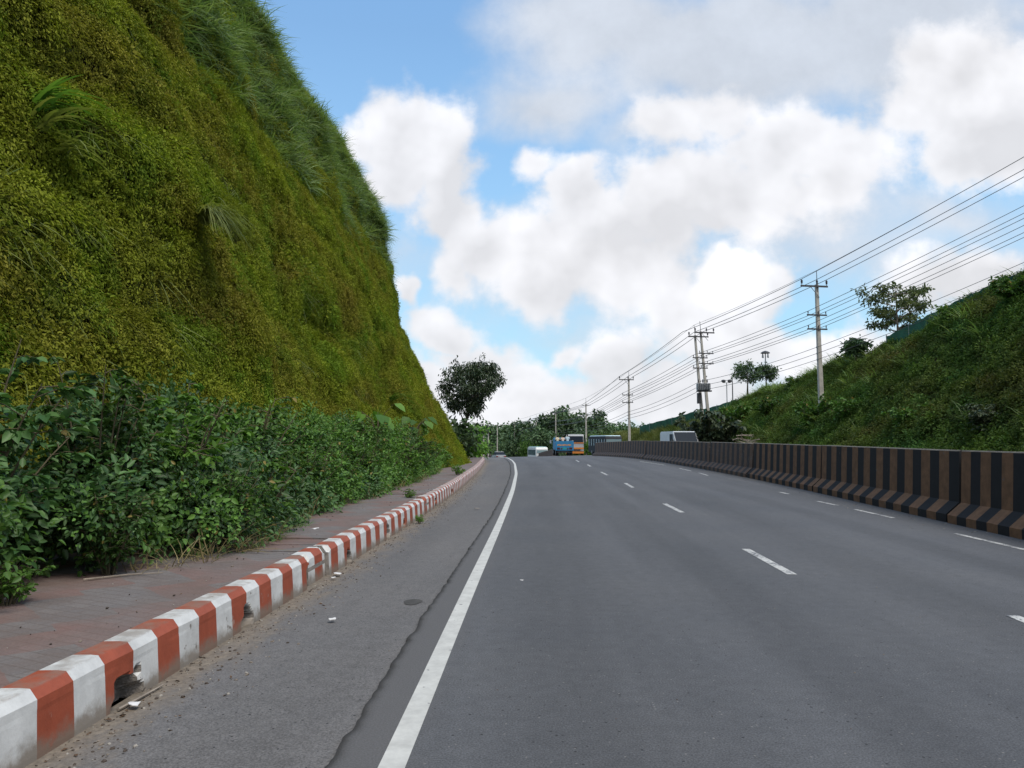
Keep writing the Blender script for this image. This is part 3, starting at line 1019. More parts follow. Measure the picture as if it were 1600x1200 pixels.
def creeper_clump(nm, nl=270, rad=0.36, L=0.04, W=0.017):
    """a drooping ferny tuft: local z out of the slope, y up the slope"""
    k = 9
    ang = rng.random(k) * 2 * math.pi
    parts = []
    base = np.zeros((nl, 3)); d = np.zeros((nl, 3))
    j = rng.integers(0, k, nl); t = rng.random(nl) ** 0.7
    sx = np.cos(ang)[j]; sy = np.sin(ang)[j]
    base[:, 0] = sx * rad * t; base[:, 1] = sy * rad * t * .7 - 0.22 * t * t
    base[:, 2] = 0.05 + 0.26 * np.sin(np.minimum(t * 1.4, 1) * math.pi * .62) - .1 * t * t
    base += rng.normal(0, .03, (nl, 3))
    d[:, 0] = sx * .8; d[:, 1] = sy * .6 - 0.7; d[:, 2] = .35
    d += rng.normal(0, .45, (nl, 3))
    up = norm(np.array([0, .5, .85]) + rng.normal(0, .35, (nl, 3)))
    ll = L * rng.uniform(.7, 1.4, nl)
    return leaf_mesh(nm, [leaves(base, d, up, ll, ll * W / L, .3, .2)], [2])


def grass_tuft(nm, nb=70, L=1.0, W=0.022, spread=0.22, lean=0.6, upright=0.8, bend=0.55, seg=4):
    a = rng.random(nb) * 2 * math.pi
    r_ = spread * np.sqrt(rng.random(nb))
    base = np.stack([np.cos(a) * r_, np.sin(a) * r_, 0 * a], 1)
    a2 = a + rng.normal(0, .6, nb)
    out = np.stack([np.cos(a2), np.sin(a2), 0 * a], 1)
    d = out * lean * rng.random((nb, 1)) + np.array([0, 0, upright])
    bv = out * bend * rng.uniform(.3, 1, (nb, 1)) + np.array([0, 0, -bend]) * rng.uniform(.4, 1.2, (nb, 1))
    return leaf_mesh(nm, [blades(base, d, bv, L * rng.uniform(.55, 1.15, nb), W, seg)], [seg])


def bushlet(nm, nl=120, rad=.4, H=.5, L=.13, W=.07):
    """a low leafy clump"""
    a = rng.random(nl) * 2 * math.pi; el_ = np.arcsin(rng.random(nl) ** .8)
    rr = (0.55 + .45 * rng.random(nl)) * (1 + .25 * np.sin(a * 3 + rng.random() * 6))
    p = np.stack([np.cos(a) * np.cos(el_) * rad * rr, np.sin(a) * np.cos(el_) * rad * rr, np.sin(el_) * H * rr], 1)
    d = norm(p * np.array([1, 1, .5])) + rng.normal(0, .45, (nl, 3)) + np.array([0, 0, -.15])
    up = norm(np.array([0, 0, 1.0]) + rng.normal(0, .4, (nl, 3)))
    ll = L * rng.uniform(.6, 1.3, nl)
    return leaf_mesh(nm, [leaves(p, d, up, ll, ll * W / L, .2, .25)], [2])


creepers = [proto_obj('creeper_clump', creeper_clump('creeper_clump'), M['hill_leaf']) for _ in range(5)]
tallg = [proto_obj('tall_grass_tuft', grass_tuft('tall_grass_tuft', 46, 1.3, .045, .3, .75, .95, .6), M['hill_grass']) for _ in range(4)]
bushl = [proto_obj('bushlet', bushlet('bushlet', 150, .4, .45, .10, .05), M['bank_leaf']) for _ in range(4)]
under = [proto_obj('undergrowth_clump', bushlet('undergrowth_clump', 190, .45, .5, .075, .042), M['shrub_leaf']) for _ in range(3)] + \
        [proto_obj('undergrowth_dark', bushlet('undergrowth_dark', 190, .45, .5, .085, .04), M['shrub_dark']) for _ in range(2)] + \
        [proto_obj('undergrowth_lime', bushlet('undergrowth_lime', 190, .45, .5, .07, .04), M['shrub_lime']) for _ in range(2)]
vergeg = [proto_obj('verge_tuft', grass_tuft('verge_tuft', 60, .75, .03, .3, .5, .9, .4, 3), M['far_grass']) for _ in range(3)]
footg = [proto_obj('foot_tuft', grass_tuft('foot_tuft', 22, .28, .009, .1, .9, .7, .6, 4), M['shrub_leaf']) for _ in range(3)]


def hill_frame(s, t):
    e = 0.15
    p = hill_surface(s, t)
    ps = hill_surface(s + e, t) - hill_surface(s - e, t)
    pt_ = hill_surface(s, t + .008) - hill_surface(s, t - .008)
    n = norm(np.cross(ps, pt_))
    x, y, nx, ny = hill_path(s)
    flip = np.sign((n * np.stack([-nx, -ny, 0 * nx + .2], -1)).sum(-1, keepdims=True))
    return p, n * flip


GB = 0.655      # above this share of the height tall grass takes over
# the creeper mat
n = 38000
s = 9 + 58 * rng.random(n); t = rng.random(n)
gedge = GB + 0.05 * np.sin(s * .8) + 0.04 * np.sin(s * 2.1)
fade = rng.random(n) < np.clip((gedge + .06 - t) / .12, 0.06, 1)
s, t = s[fade], t[fade]
p, nr = hill_frame(s, t)
up = np.zeros_like(p); up[:, 2] = 1
# real hollows in the mat
keep = vnoise(p * np.array([1, .33, 1.3]), 1.0, 33, 3) > -0.36
p, nr, up, s = p[keep], nr[keep], up[keep], s[keep]
rot = frame_from(nr, up, rng.normal(0, .35, len(p)))
hill_mix = creepers + [proto_obj('hill_vine', bushlet('hill_vine', 160, .36, .34, .065, .042), M['hill_leaf']), proto_obj('hill_frond', grass_tuft('hill_frond', 46, .62, .02, .16, .9, .7, .8), M['pale_hill'])]
kind_ = rng.integers(0, 5, len(p))
kind_ = np.where((vnoise(p, .55, 71, 2) > .25) & (rng.random(len(p)) < .4), 5, kind_)
kind_ = np.where((vnoise(p, .4, 72, 2) > .1) & (rng.random(len(p)) < .10), 6, kind_)
scatter('creeper_mat', p, rot, rng.uniform(.7, 1.5, len(p)), kind_, hill_mix,
        'olive green and brown ferny creeper mat covering the tall hill face', 'creeper')
# tall grass on the brow
n = 4200
s = 10 + 56 * rng.random(n); t = GB - .05 + (1.06 - GB) * rng.random(n)
gedge = GB + 0.05 * np.sin(s * .8) + 0.04 * np.sin(s * 2.1)
k = rng.random(n) < np.clip((t - gedge + .04) / .1, 0, 1)
s, t = s[k], t[k]
p, nr = hill_frame(s, t)
tilt = norm(nr * 0.75 + np.array([0, 0, .55]) + rng.normal(0, .18, p.shape))
up = np.zeros_like(p); up[:, 2] = 1; up[:, 0] += .01
rot = frame_from(tilt, up, rng.random(len(p)) * 6.28)
scatter('brow_grass', p, rot, rng.uniform(.4, .85, len(p)) * (1 + .35 * vnoise(p, .5, 61, 2)), rng.integers(0, 4, len(p)), tallg,
        'tall green grass standing along the brow of the hill', 'grass')


def bank_pts(n, y0, y1, u0, u1):
    y = y0 + (y1 - y0) * rng.random(n)
    w = np.interp(y, [0, 80, 90, 112, 140], [8, 8, 9.6, 4.5, 6])
    x = foot_x(y) + w * (u0 + (u1 - u0) * rng.random(n))
    e = .2
    z = bank_z(x, y)
    nx = (bank_z(x - e, y) - bank_z(x + e, y)) / (2 * e)
    ny = (bank_z(x, y - e) - bank_z(x, y + e)) / (2 * e)
    nn = norm(np.stack([nx, ny, np.ones(n)], 1))
    return np.stack([x, y, z], 1), nn


p, nn = bank_pts(12000, 18, 92, -.02, 1.15)
up = np.zeros_like(p); up[:, 1] = 1
ub = (p[:, 0] - foot_x(p[:, 1])) / 8
near_fence = (p[:, 1] > 35) & (p[:, 1] < 54) & (ub > .86) & (ub < 1.02)
rot = frame_from(norm(nn + np.array([0, 0, .5])), up, rng.random(len(p)) * 6.28)
scatter('bank_cover', p, rot, rng.uniform(.55, 1.35, len(p)) * np.where(near_fence, .75, 1), rng.integers(0, 4, len(p)), bushl,
        'dark green low weeds covering the embankment beyond the barrier', 'weeds')
p, nn = bank_pts(520, 22, 84, .93, 1.12)
p2, nn2 = bank_pts(110, 22, 84, .1, .9)
p[:, 0] += np.where((p[:, 1] > 35) & (p[:, 1] < 54), 1.3, 0); p[:, 2] = bank_z(p[:, 0], p[:, 1])
p = np.concatenate([p, p2]); nn = np.concatenate([nn, nn2])
up = np.zeros_like(p); up[:, 1] = 1
rot = frame_from(norm(nn * .3 + np.array([0, 0, 1.0])), up, rng.random(len(p)) * 6.28)
scatter('ridge_grass', p, rot, rng.uniform(.55, 1.3, len(p)), rng.integers(0, 4, len(p)), tallg,
        'tall grass standing along the ridge of the embankment', 'grass')
p, nn = bank_pts(5200, 84, 150, -.05, 1.6)
y = 100 + 110 * rng.random(3500); x = np.where(rng.random(3500) < .55, foot_x(y) + 14 * rng.random(3500) - 1, kerb_x(y) - 3 - 25 * rng.random(3500))
p2 = np.stack([x, y, np.maximum(bank_z(x, y), zr(x, y) - .2)], 1)
p2[:, 2] = np.where(x < foot_x(y), zr(x, y) - .1, p2[:, 2])
p = np.concatenate([p, p2])
up = np.zeros_like(p); up[:, 1] = 1
rot = frame_from(np.array([[0, 0, 1.0]]) + rng.normal(0, .12, p.shape), up, rng.random(len(p)) * 6.28)
scatter('verge_grass', p, rot, rng.uniform(.7, 1.7, len(p)), rng.integers(0, 3, len(p)), vergeg,
        'straw green long grass on the verges past the barrier end', 'grass')

# ------------------------------------------------------------------ undergrowth along the footpath
def belt_front(y):
    return interp(y, [(0, -3.9), (4, -3.75), (6.5, -3.75), (8.2, -3.15), (9.5, -3.35), (12, -3.7), (16, -3.75), (24, -3.8), (32, -4.4), (44, -5.3), (60, -6.6), (80, -8.5)])


n = 2300
y = 2 + 70 * rng.random(n) ** 1.0
dpt = rng.random(n)
x = belt_front(y) - .2 + .28 * vnoise(np.stack([0 * y, y, 0 * y], 1), .55, 81, 3) - dpt * (1.9 + np.clip(y - 40, 0, 30) * .15)
hmax = (0.22 + 1.3 * np.clip(dpt * 1.6, 0, 1)) * (1 + .5 * vnoise(np.stack([x, y, 0 * x], 1), .8, 55, 2))
z = zr(x, y) + .27 + hmax * rng.random(n) ** .8
p = np.stack([x, y, z], 1)
open_ = ~((y < 8.2) & (z - zr(x, y) < .6) & (dpt < .3))
p, x, y, z, dpt = p[open_], x[open_], y[open_], z[open_], dpt[open_]
n = len(p)
up = np.zeros_like(p); up[:, 1] = 1
tl = norm(np.stack([np.full(n, .55), -.15 + 0 * x, np.full(n, .8)], 1) + rng.normal(0, .3, (n, 3)))
rot = frame_from(tl, up, rng.random(n) * 6.28)
tone = (vnoise(p, .6, 44, 2) < -.15)
idx = np.where(tone, 3 + rng.integers(0, 2, n), rng.integers(0, 3, n))
idx = np.where(rng.random(n) < np.clip((y - 12) / 25, 0, .6), 5 + rng.integers(0, 2, n), idx)
idx = np.where((y < 10) & (rng.random(n) < .6), 3, idx)  # extra dark-leaved clumps at the near end paint in shade under the shrubs
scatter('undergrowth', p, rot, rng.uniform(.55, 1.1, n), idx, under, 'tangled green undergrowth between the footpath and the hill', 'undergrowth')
n = 170
y = 8 + 46 * rng.random(n)
x = belt_front(y) + rng.normal(.0, .12, n) - .12
p = np.stack([x, y, zr(x, y) + .27], 1)
up = np.zeros_like(p); up[:, 1] = 1
rot = frame_from(np.array([[.25, 0, 1.0]]) + rng.normal(0, .15, p.shape), up, rng.random(n) * 6.28)
scatter('path_edge_grass', p, rot, rng.uniform(.5, 1.3, n), rng.integers(0, 3, n), footg, 'short green grass along the overgrown edge of the footpath', 'grass')


straw = [proto_obj('dry_straw', grass_tuft('dry_straw', 16, .5, .010, .16, 1.3, .45, .5, 4), M['straw']) for _ in range(2)]
n = 130
y = 7 + 24 * rng.random(n)
x = belt_front(y) + rng.normal(.0, .12, n) - .18
p = np.stack([x, y, zr(x, y) + .27], 1)
up = np.zeros_like(p); up[:, 1] = 1
rot = frame_from(np.array([[.35, 0, 1.0]]) + rng.normal(0, .25, p.shape), up, rng.random(n) * 6.28)
scatter('dry_straw', p, rot, rng.uniform(.4, 1.1, n), rng.integers(0, 2, n), straw, 'dry straw lying along the foot of the roadside thicket', 'straw')


# ------------------------------------------------------------------ shrubs
def shrub_parts(H, Rd, n_stem, n_twig, per, L, W, droop=.3, flat=.5):
    st = MB()
    P_, D_, U_, L_ = [], [], [], []
    for i in range(n_stem):
        a = 2 * math.pi * (i + rng.random() * .7) / n_stem
        lean = rng.uniform(.3, 1.0)
        hh = H * rng.uniform(.7, 1.0) * (1 - .28 * lean * lean)
        tip = np.array([math.cos(a) * Rd * lean, math.sin(a) * Rd * lean, hh])
        mid = np.array([tip[0] * .35, tip[1] * .35, hh * .55])
        b0 = np.array([math.cos(a) * .06, math.sin(a) * .06, -0.05])
        pts = [b0 * (1 - t) ** 2 + 2 * mid * t * (1 - t) + tip * t * t for t in np.linspace(0, 1, 6)]
        st.tube(pts, [0.016, .014, .012, .010, .007, .004], 5)
        for k in range(n_twig):
            t = rng.uniform(.2, 1.0)
            c = b0 * (1 - t) ** 2 + 2 * mid * t * (1 - t) + tip * t * t
            ta = rng.random() * 6.28
            ln = rng.uniform(.18, .45) * Rd * (1.15 - .5 * t)
            td = np.array([math.cos(ta), math.sin(ta), rng.uniform(-.1, .5)])
            e = c + td * ln
            st.tube([c, c + td * ln * .5 + np.array([0, 0, .02]), e], [.005, .004, .002], 4, caps=False)
            m = per
            tt_ = rng.uniform(.25, 1.05, m)[:, None]
            pp = c + (e - c) * tt_
            sd = rng.normal(0, 1, (m, 3)) * np.array([1, 1, .45])
            dd = norm(td + sd * .9) - np.array([0, 0, droop])
            P_.append(pp); D_.append(dd)
            U_.append(norm(np.array([0, 0, 1.0]) + rng.normal(0, flat, (m, 3))))
            L_.append(L * rng.uniform(.6, 1.25, m))
    P_, D_, U_, L_ = map(np.concatenate, (P_, D_, U_, L_))
    return st, leaf_mesh('foliage', [leaves(P_, D_, U_, L_, L_ * W / L, .22, .22)], [2])


def make_shrub(spec, mat):
    st, lm = shrub_parts(*spec)
    o = empty('shrub', (0, 0, 0))
    link('foliage', lm, mat, o)
    st.build('stem', M['twig'], o, fixn=False)
    return o


shrub_kinds = {
    'broad': make_shrub((2.0, .95, 13, 14, 13, .115, .062), M['shrub_dark']),
    'lime': make_shrub((1.8, .85, 12, 14, 13, .09, .048), M['shrub_lime']),
    'fine': make_shrub((1.7, .9, 13, 13, 13, .09, .04), M['shrub_leaf']),
    'tall': make_shrub((2.3, .8, 12, 14, 13, .105, .042), M['shrub_leaf']),
    'low': make_shrub((0.8, .6, 10, 9, 10, .085, .045), M['shrub_lime']),
}
used = set()


def put(kinds, key, name, loc, rz, sc, label, cat, group):
    src = kinds[key]
    if key not in used:
        used.add(key); o = src
    else:
        o = copy_tree(src)
    o.name = name
    o.location = [float(v) for v in loc]
    o.rotation_euler = (0, 0, rz)
    o.scale = (sc, sc, sc) if not hasattr(sc, '__len__') else sc
    setp(o, label, cat, group)
    return o


G1 = 'shrubs crowding the footpath below the hill'
ORD = ['first', 'second', 'third', 'fourth', 'fifth', 'sixth', 'seventh', 'eighth', 'ninth', 'tenth', 'eleventh', 'twelfth', 'thirteenth', 'fourteenth', 'fifteenth', 'sixteenth']
back = [(4.6, 'broad', 1.02), (6.3, 'broad', 1.13), (7.6, 'tall', .98), (9.0, 'lime', 1.32), (10.6, 'tall', .8), (12.4, 'fine', 1.3), (14.4, 'broad', .85), (16.6, 'lime', 1.1), (19, 'fine', 1.2),
        (21.6, 'tall', .9), (25, 'lime', 1.15), (29, 'fine', 1.25), (33.5, 'tall', 1.0), (39, 'lime', 1.3), (46, 'fine', 1.5), (55, 'tall', 1.2)]
look = {'broad': 'dark broad leaved shrub', 'lime': 'yellow green leafy shrub', 'fine': 'fine leaved green bush', 'tall': 'tall narrow leaved green shrub', 'low': 'low bright green weed'}
for i, (y, k, sc) in enumerate(back):
    x = float(belt_front(y)) - 1.15 - (.1 * (y - 35) if y > 35 else 0) * .6
    put(shrub_kinds, k, 'shrub', (x, y, float(zr(x, y)) + .25), rng.random() * 6.28, sc,
        f'{look[k]}, {ORD[i]} from the near end of the hillside row', 'shrub', G1)
frontr = [(7.0, 'fine', .55), (8.7, 'fine', .66), (10.2, 'low', 1.3), (11.8, 'lime', .72), (13.4, 'fine', .8), (15.2, 'lime', .75), (17.3, 'fine', .85), (19.8, 'lime', .8), (22.5, 'low', 1.6), (26.5, 'fine', .9), (31, 'lime', .9), (36, 'low', 1.7)]
for i, (y, k, sc) in enumerate(frontr):
    x = float(belt_front(y)) - .42
    put(shrub_kinds, k, 'shrub', (x, y, float(zr(x, y)) + .25), rng.random() * 6.28, sc,
        f'{look[k]}, {ORD[i]} from the near end of the footpath row', 'shrub', G1)
# weeds rooted at the kerb and on the path
for (px, py, sc, lab, dz) in [(655, 816, .22, 'small weed rooted in the gutter where the kerb is broken', 0), (715, 742, .55, 'dark weed growing from a gap in the far footpath', .27),
                              (640, 778, .3, 'small weed sprouting from a slot across the footpath', .27), (10, 945, .5, 'bright green weed at the near corner of the footpath', .27), (752, 716, .5, 'weed over the kerb at the crest of the road', 0.1)]:
    q = gp(px, py, dz)
    put(shrub_kinds, 'low', 'weed', (q[0], q[1], q[2] - .02), rng.random() * 6, sc, lab, 'weed', None)


# big heart-leaved plant
def heart_plant(loc, sc, label, nl=13):
    o = empty('broad_leaf_plant', loc, 0, label, 'plant')
    st = MB(); P_, D_, U_ = [], [], []
    for i in range(nl):
        a = rng.random() * 6.28; ln = rng.uniform(.5, 1.05) * sc
        tip = np.array([math.cos(a) * ln * .55, math.sin(a) * ln * .55, ln * rng.uniform(.55, .95)])
        st.tube([(0, 0, -.4), tuple(tip * np.array([.4, .4, .65])), tuple(tip)], [.014, .011, .007], 5)
        P_.append(tip); D_.append([math.cos(a), math.sin(a), -.5]); U_.append([math.cos(a) * .5 + .5, math.sin(a) * .5 - .5, .9])
    L_ = rng.uniform(.38, .6, nl) * sc
    link('leaf_crown', leaf_mesh('leaf_crown', [leaves(np.array(P_), np.array(D_), norm(np.array(U_)), L_, L_ * .8, .12, .2)], [2]), M['shrub_lime'], o)
    st.build('stem', M['twig'], o, fixn=False)
    return o


for (px, py, Y, sc, lab) in [(590, 662, 25, 1.0, 'plant with huge pale heart shaped leaves standing above the thicket'), (648, 668, 31, .95, 'farther plant with large round leaves above the thicket')]:
    heart_plant(at(px, py + 14, Y), sc, lab)


# grass tufts and cane sprays growing out of the hill face
def hill_at(px, py):
    """point of the hill face seen at a pixel"""
    sg, tg = np.meshgrid(np.arange(8, 70, .25), np.linspace(0, 1.05, 160), indexing='ij')
    p = hill_surface(sg.ravel(), tg.ravel())
    v = p - np.array([0, 0, CAMH])
    k = v @ _f
    qx = 800 + F * (v @ _r) / k; qy = 600 - F * (v @ _u) / k
    e = (qx - px) ** 2 + (qy - py) ** 2 + np.where(k < 0, 1e9, 0)
    ok = e < e.min() + 60
    i = np.argmin(np.where(ok, k, 1e9))
    return p[i], sg.ravel()[i]


def tuft_thing(name, px, py, nb, L, W, mat, label, cat, out=0.3, droop=1.0, dirx=0.0):
    p, s_ = hill_at(px, py)
    o = empty(name, p + np.array([.5, -.08, .05]), 0, label, cat)
    base = rng.normal(0, .07, (nb, 3))
    a = rng.normal(0, .9, nb)
    # slope faces +x: fan out of the face, tips falling
    d = np.stack([.75 + 0 * a + rng.normal(0, .2, nb), np.sin(a) * .9 + dirx, .5 + .3 * rng.random(nb)], 1)
    bv = np.stack([0.1 * np.ones(nb), np.sin(a) * .15, -droop * rng.uniform(.6, 1.3, nb)], 1)
    link('blades', leaf_mesh('blades', [blades(base, d, bv, L * rng.uniform(.6, 1.2, nb), W, 5)], [5]), mat, o)
    return o


tuft_thing('grass_tuft', 285, 345, 260, .95, .028, M['pale_grass'], 'pale drooping grass tuft standing out alone on the hill face', 'grass tuft', droop=.9)
tuft_thing('cane_spray', 22, 160, 22, .9, .06, M['shrub_lime'], 'bright green cane leaves springing from the hill at the upper edge of the picture', 'cane', droop=.45, dirx=.5)
tuft_thing('cane_spray', 25, 200, 14, .8, .05, M['pale_grass'], 'yellowish cane leaves just under the bright green spray on the hill', 'cane', droop=.6, dirx=.4)
tuft_thing('cane_spray', 60, 240, 16, .75, .05, M['pale_grass'], 'pale drooping cane leaves lowest of the sprays on the hill', 'cane', droop=.8, dirx=.4)
tuft_thing('cane_spray', 600, 625, 46, 1.5, .05, M['shrub_lime'], 'tall arching reed clump at the foot of the hill above the big leaves', 'reed', droop=.5, dirx=.3)


# ------------------------------------------------------------------ trees
def make_tree(name, H, trunk_h, tr, crown_w, n_limb, n_clump, per, L, W, mat, bark, flat=0.0, droop=.3, clump=.5, shape='round', lean=(0, 0)):
    o = empty(name, (0, 0, 0))
    tb = MB()
    top = np.array([lean[0], lean[1], H * .9])

    def axis(t):
        return np.array([lean[0] * t + .08 * math.sin(t * 5) * tr * 4, lean[1] * t + .08 * math.cos(t * 4) * tr * 4, H * .9 * t])
    ts_ = np.linspace(0, 1, 10)
    tb.tube([axis(t) - (np.array([0, 0, .3]) if t == 0 else 0) for t in ts_], [tr * (1.25 if t == 0 else 1) * (1 - .88 * t) for t in ts_], 8)
    cents = []
    for i in range(n_limb):
        t0 = trunk_h / (H * .9) + (1 - trunk_h / (H * .9)) * (i + .3 * rng.random()) / n_limb * .9
        c = axis(t0)
        a = i * 2.4 + rng.random() * .8
        hfrac = (t0 * H * .9 - trunk_h) / max(H - trunk_h, .1)
        if shape == 'umbrella': wid = crown_w * (.75 + .3 * hfrac) * rng.uniform(.7, 1)
        elif shape == 'cone': wid = crown_w * (1 - .7 * hfrac) * rng.uniform(.7, 1)
        else: wid = crown_w * (1 - (2 * hfrac - .75) ** 2 * .55) * rng.uniform(.65, 1.05)
        rise = (H - c[2]) * (.25 if shape == 'umbrella' else .45) * rng.uniform(.6, 1.1)
        e = c + np.array([math.cos(a) * wid, math.sin(a) * wid, rise])
        m = c + (e - c) * .5 + np.array([0, 0, rise * .15 - .05 * wid])
        tb.tube([c, m, e], [tr * .42 * (1 - .5 * hfrac), tr * .24, tr * .08], 6, caps=False)
        for k in range(4):
            tt_ = rng.uniform(.35, 1.0)
            b = c + (e - c) * tt_
            a2 = a + rng.normal(0, .8)
            e2 = b + np.array([math.cos(a2), math.sin(a2), rng.uniform(-.1, .8)]) * wid * rng.uniform(.2, .42)
            tb.tube([b, (b + e2) / 2 + np.array([0, 0, .05]), e2], [tr * .12, tr * .08, tr * .03], 5, caps=False)
            cents += [e2, (b + e2) / 2]
        cents.append(e)
    cents.append(axis(1.0)); cents.append(axis(.95))
    cents = np.array(cents)
    pick = rng.integers(0, len(cents), n_clump)
    cc = cents[pick] + rng.normal(0, clump * .55, (n_clump, 3)) * np.array([1, 1, .75 if not flat else .16])
    N = n_clump * per
    off = rng.normal(0, clump * .32, (N, 3)) * np.array([1, 1, .8 if not flat else .4])
    pp = np.repeat(cc, per, 0) + off
    dd = norm(off) * .7 + rng.normal(0, .5, (N, 3)) - np.array([0, 0, droop])
    uu_ = norm(np.array([0, 0, 1.0]) + rng.normal(0, .5, (N, 3)))
    ll = L * rng.uniform(.6, 1.3, N)
    link('crown', leaf_mesh('crown', [leaves(pp, dd, uu_, ll, ll * W / L, .2, .2)], [2]), mat, o)
    tb.build('trunk', bark, o, True, fixn=False)
    return o


# the dark tree at the end of the hill
b = at(718, 684, 56)
t_ = make_tree('roadside_tree', 6.7, 1.2, .13, 1.9, 20, 720, 13, .23, .085, M['tree_leaf'], M['bark'], droop=.75, clump=.45, lean=(1.5, 0))
t_.location = (float(b[0]), 56, float(b[2]) - .5)
setp(t_, 'dark drooping tree leaning over the footpath past the end of the hill', 'tree')
# umbrella tree on the ridge
b = at(1402, 520, 54)
t_ = make_tree('umbrella_tree', 5.0, 1.5, .12, 2.2, 14, 250, 13, .24, .10, leaf_mat('ridge_tree_leaf', (0.07, 0.10, 0.04), (0.17, 0.21, 0.09), None, transl=.3, vary=.1), M['bark_pale'], flat=1, droop=.3, clump=.42, shape='umbrella')
t_.location = (float(b[0]), 54, float(bank_z(b[0], 54)[0]) - .2)
t_.scale = (1, 1, float((at(1402, 434, 54)[2] - t_.location[2]) / 5.0))
setp(t_, 'flat topped spreading tree alone on the embankment ridge', 'tree')
for (px, pyb, pyt, Y, cw, lab) in [(1168, 612, 566, 80, 1.5, 'small dark tree on the far end of the embankment'), (1197, 606, 570, 83, 1.1, 'thin topped tree beside the mushroom shaped lamp mast'),
                                   (1338, 560, 538, 55, .55, 'bushy sapling on the ridge below the flat topped tree')]:
    b = at(px, pyb, Y); tz = at(px, pyt, Y)[2]
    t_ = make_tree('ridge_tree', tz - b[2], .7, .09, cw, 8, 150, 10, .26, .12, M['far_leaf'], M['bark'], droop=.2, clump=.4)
    t_.location = (float(b[0]), Y, float(b[2])); setp(t_, lab, 'tree')

# far wood: each tree a thing
far_kinds = {
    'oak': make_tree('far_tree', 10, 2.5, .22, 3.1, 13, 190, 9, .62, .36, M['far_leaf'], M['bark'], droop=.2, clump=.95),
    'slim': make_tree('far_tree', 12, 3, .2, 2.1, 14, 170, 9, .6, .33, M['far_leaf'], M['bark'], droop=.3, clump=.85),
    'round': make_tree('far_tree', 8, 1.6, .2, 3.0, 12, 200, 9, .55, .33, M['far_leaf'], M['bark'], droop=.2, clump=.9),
}
LK = {'oak': 'broad crowned tree', 'slim': 'tall slender tree', 'round': 'rounded bushy tree'}
far = [(885, 628, 178, 'slim'), (905, 642, 172, 'oak'), (930, 634, 185, 'slim'), (866, 640, 165, 'oak'), (852, 655, 200, 'round'), (828, 655, 195, 'oak'), (812, 653, 205, 'slim'), (796, 661, 215, 'round'),
       (778, 662, 225, 'oak'), (762, 658, 190, 'round'), (946, 655, 200, 'round'), (968, 660, 215, 'round'), (985, 663, 195, 'round'), (1010, 664, 210, 'round'), (845, 668, 150, 'round'), (920, 668, 155, 'round'),
       (740, 672, 150, 'round'), (722, 668, 120, 'round')]
beside = {885: 'highest of the far wood, behind the blue truck', 905: 'behind the orange lorry', 930: 'last tall crown of the far wood, beside the three armed pole', 866: 'behind the three men on the truck', 852: 'far back between two poles left of the truck',
          828: 'behind the pale minibus', 812: 'above the pale minibus', 796: 'far behind the crest beside the pair of slim poles', 778: 'above the grey car on the crest', 762: 'behind the leaning dark roadside tree',
          946: 'low at the right end of the far wood', 968: 'on the skyline left of the single pole', 985: 'on the skyline behind the single pole', 1010: 'on the skyline where the green netting starts', 845: 'nearest the left side of the blue truck', 920: 'near the bus behind the barrier end', 740: 'under the crown of the dark roadside tree', 722: 'behind the trunk of the dark roadside tree'}
HB = {'oak': 10, 'slim': 12, 'round': 8}
for px, pyt, Y, k in far:
    tp = at(px, pyt, Y)
    gz = float(zr(tp[0], Y)) - .4
    s_ = (tp[2] - gz) / HB[k]
    put(far_kinds, k, 'far_tree', (tp[0], Y, gz), rng.random() * 6.28, (max(s_, .75) * rng.uniform(.95, 1.15), max(s_, .75), s_), f'{LK[k]} {beside[px]}', 'tree', 'trees of the far wood')

# bushes on both sides past the crest
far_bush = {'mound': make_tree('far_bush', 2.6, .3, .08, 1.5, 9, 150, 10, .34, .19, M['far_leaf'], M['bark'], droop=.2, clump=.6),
            'pale': make_tree('far_bush', 2.4, .2, .07, 1.4, 9, 150, 10, .3, .16, M['shrub_lime'], M['bark'], droop=.2, clump=.6)}
fb = [(805, 690, 150, 'mound', 'dark bush past the crest behind the grey car'), (826, 692, 142, 'pale', 'pale green bush behind the dark windows of the minibus'), (850, 690, 160, 'mound', 'dark bush behind the pale roof of the minibus'),
      (866, 688, 150, 'mound', 'dark bush at the left side of the blue truck'), (786, 694, 165, 'mound', 'bush on the verge between the two slim poles'), (925, 683, 130, 'pale', 'pale bush behind the first window of the bus'),
      (1065, 655, 100, 'mound', 'round bush at the end of the grassy bank above the white van'), (728, 668, 62, 'pale', 'pale bush at the far end of the footpath'), (742, 684, 70, 'pale', 'last low bush beside the kerb on the crest'), (700, 662, 54, 'mound', 'dark bush around the foot of the leaning roadside tree')]
for px, pyt, Y, k, lab in fb:
    tp = at(px, pyt, Y)
    gz = float(zr(tp[0], Y)) - .1 if tp[0] < float(foot_x(Y)) else float(bank_z(tp[0], Y)[0]) - .1
    s_ = max(.35, (tp[2] - gz) / 2.5)
    put(far_bush, k, 'bush', (tp[0], Y, gz), rng.random() * 6.28, (min(s_, 1.15), min(s_, 1.15), s_), lab, 'bush', 'bushes past the crest')

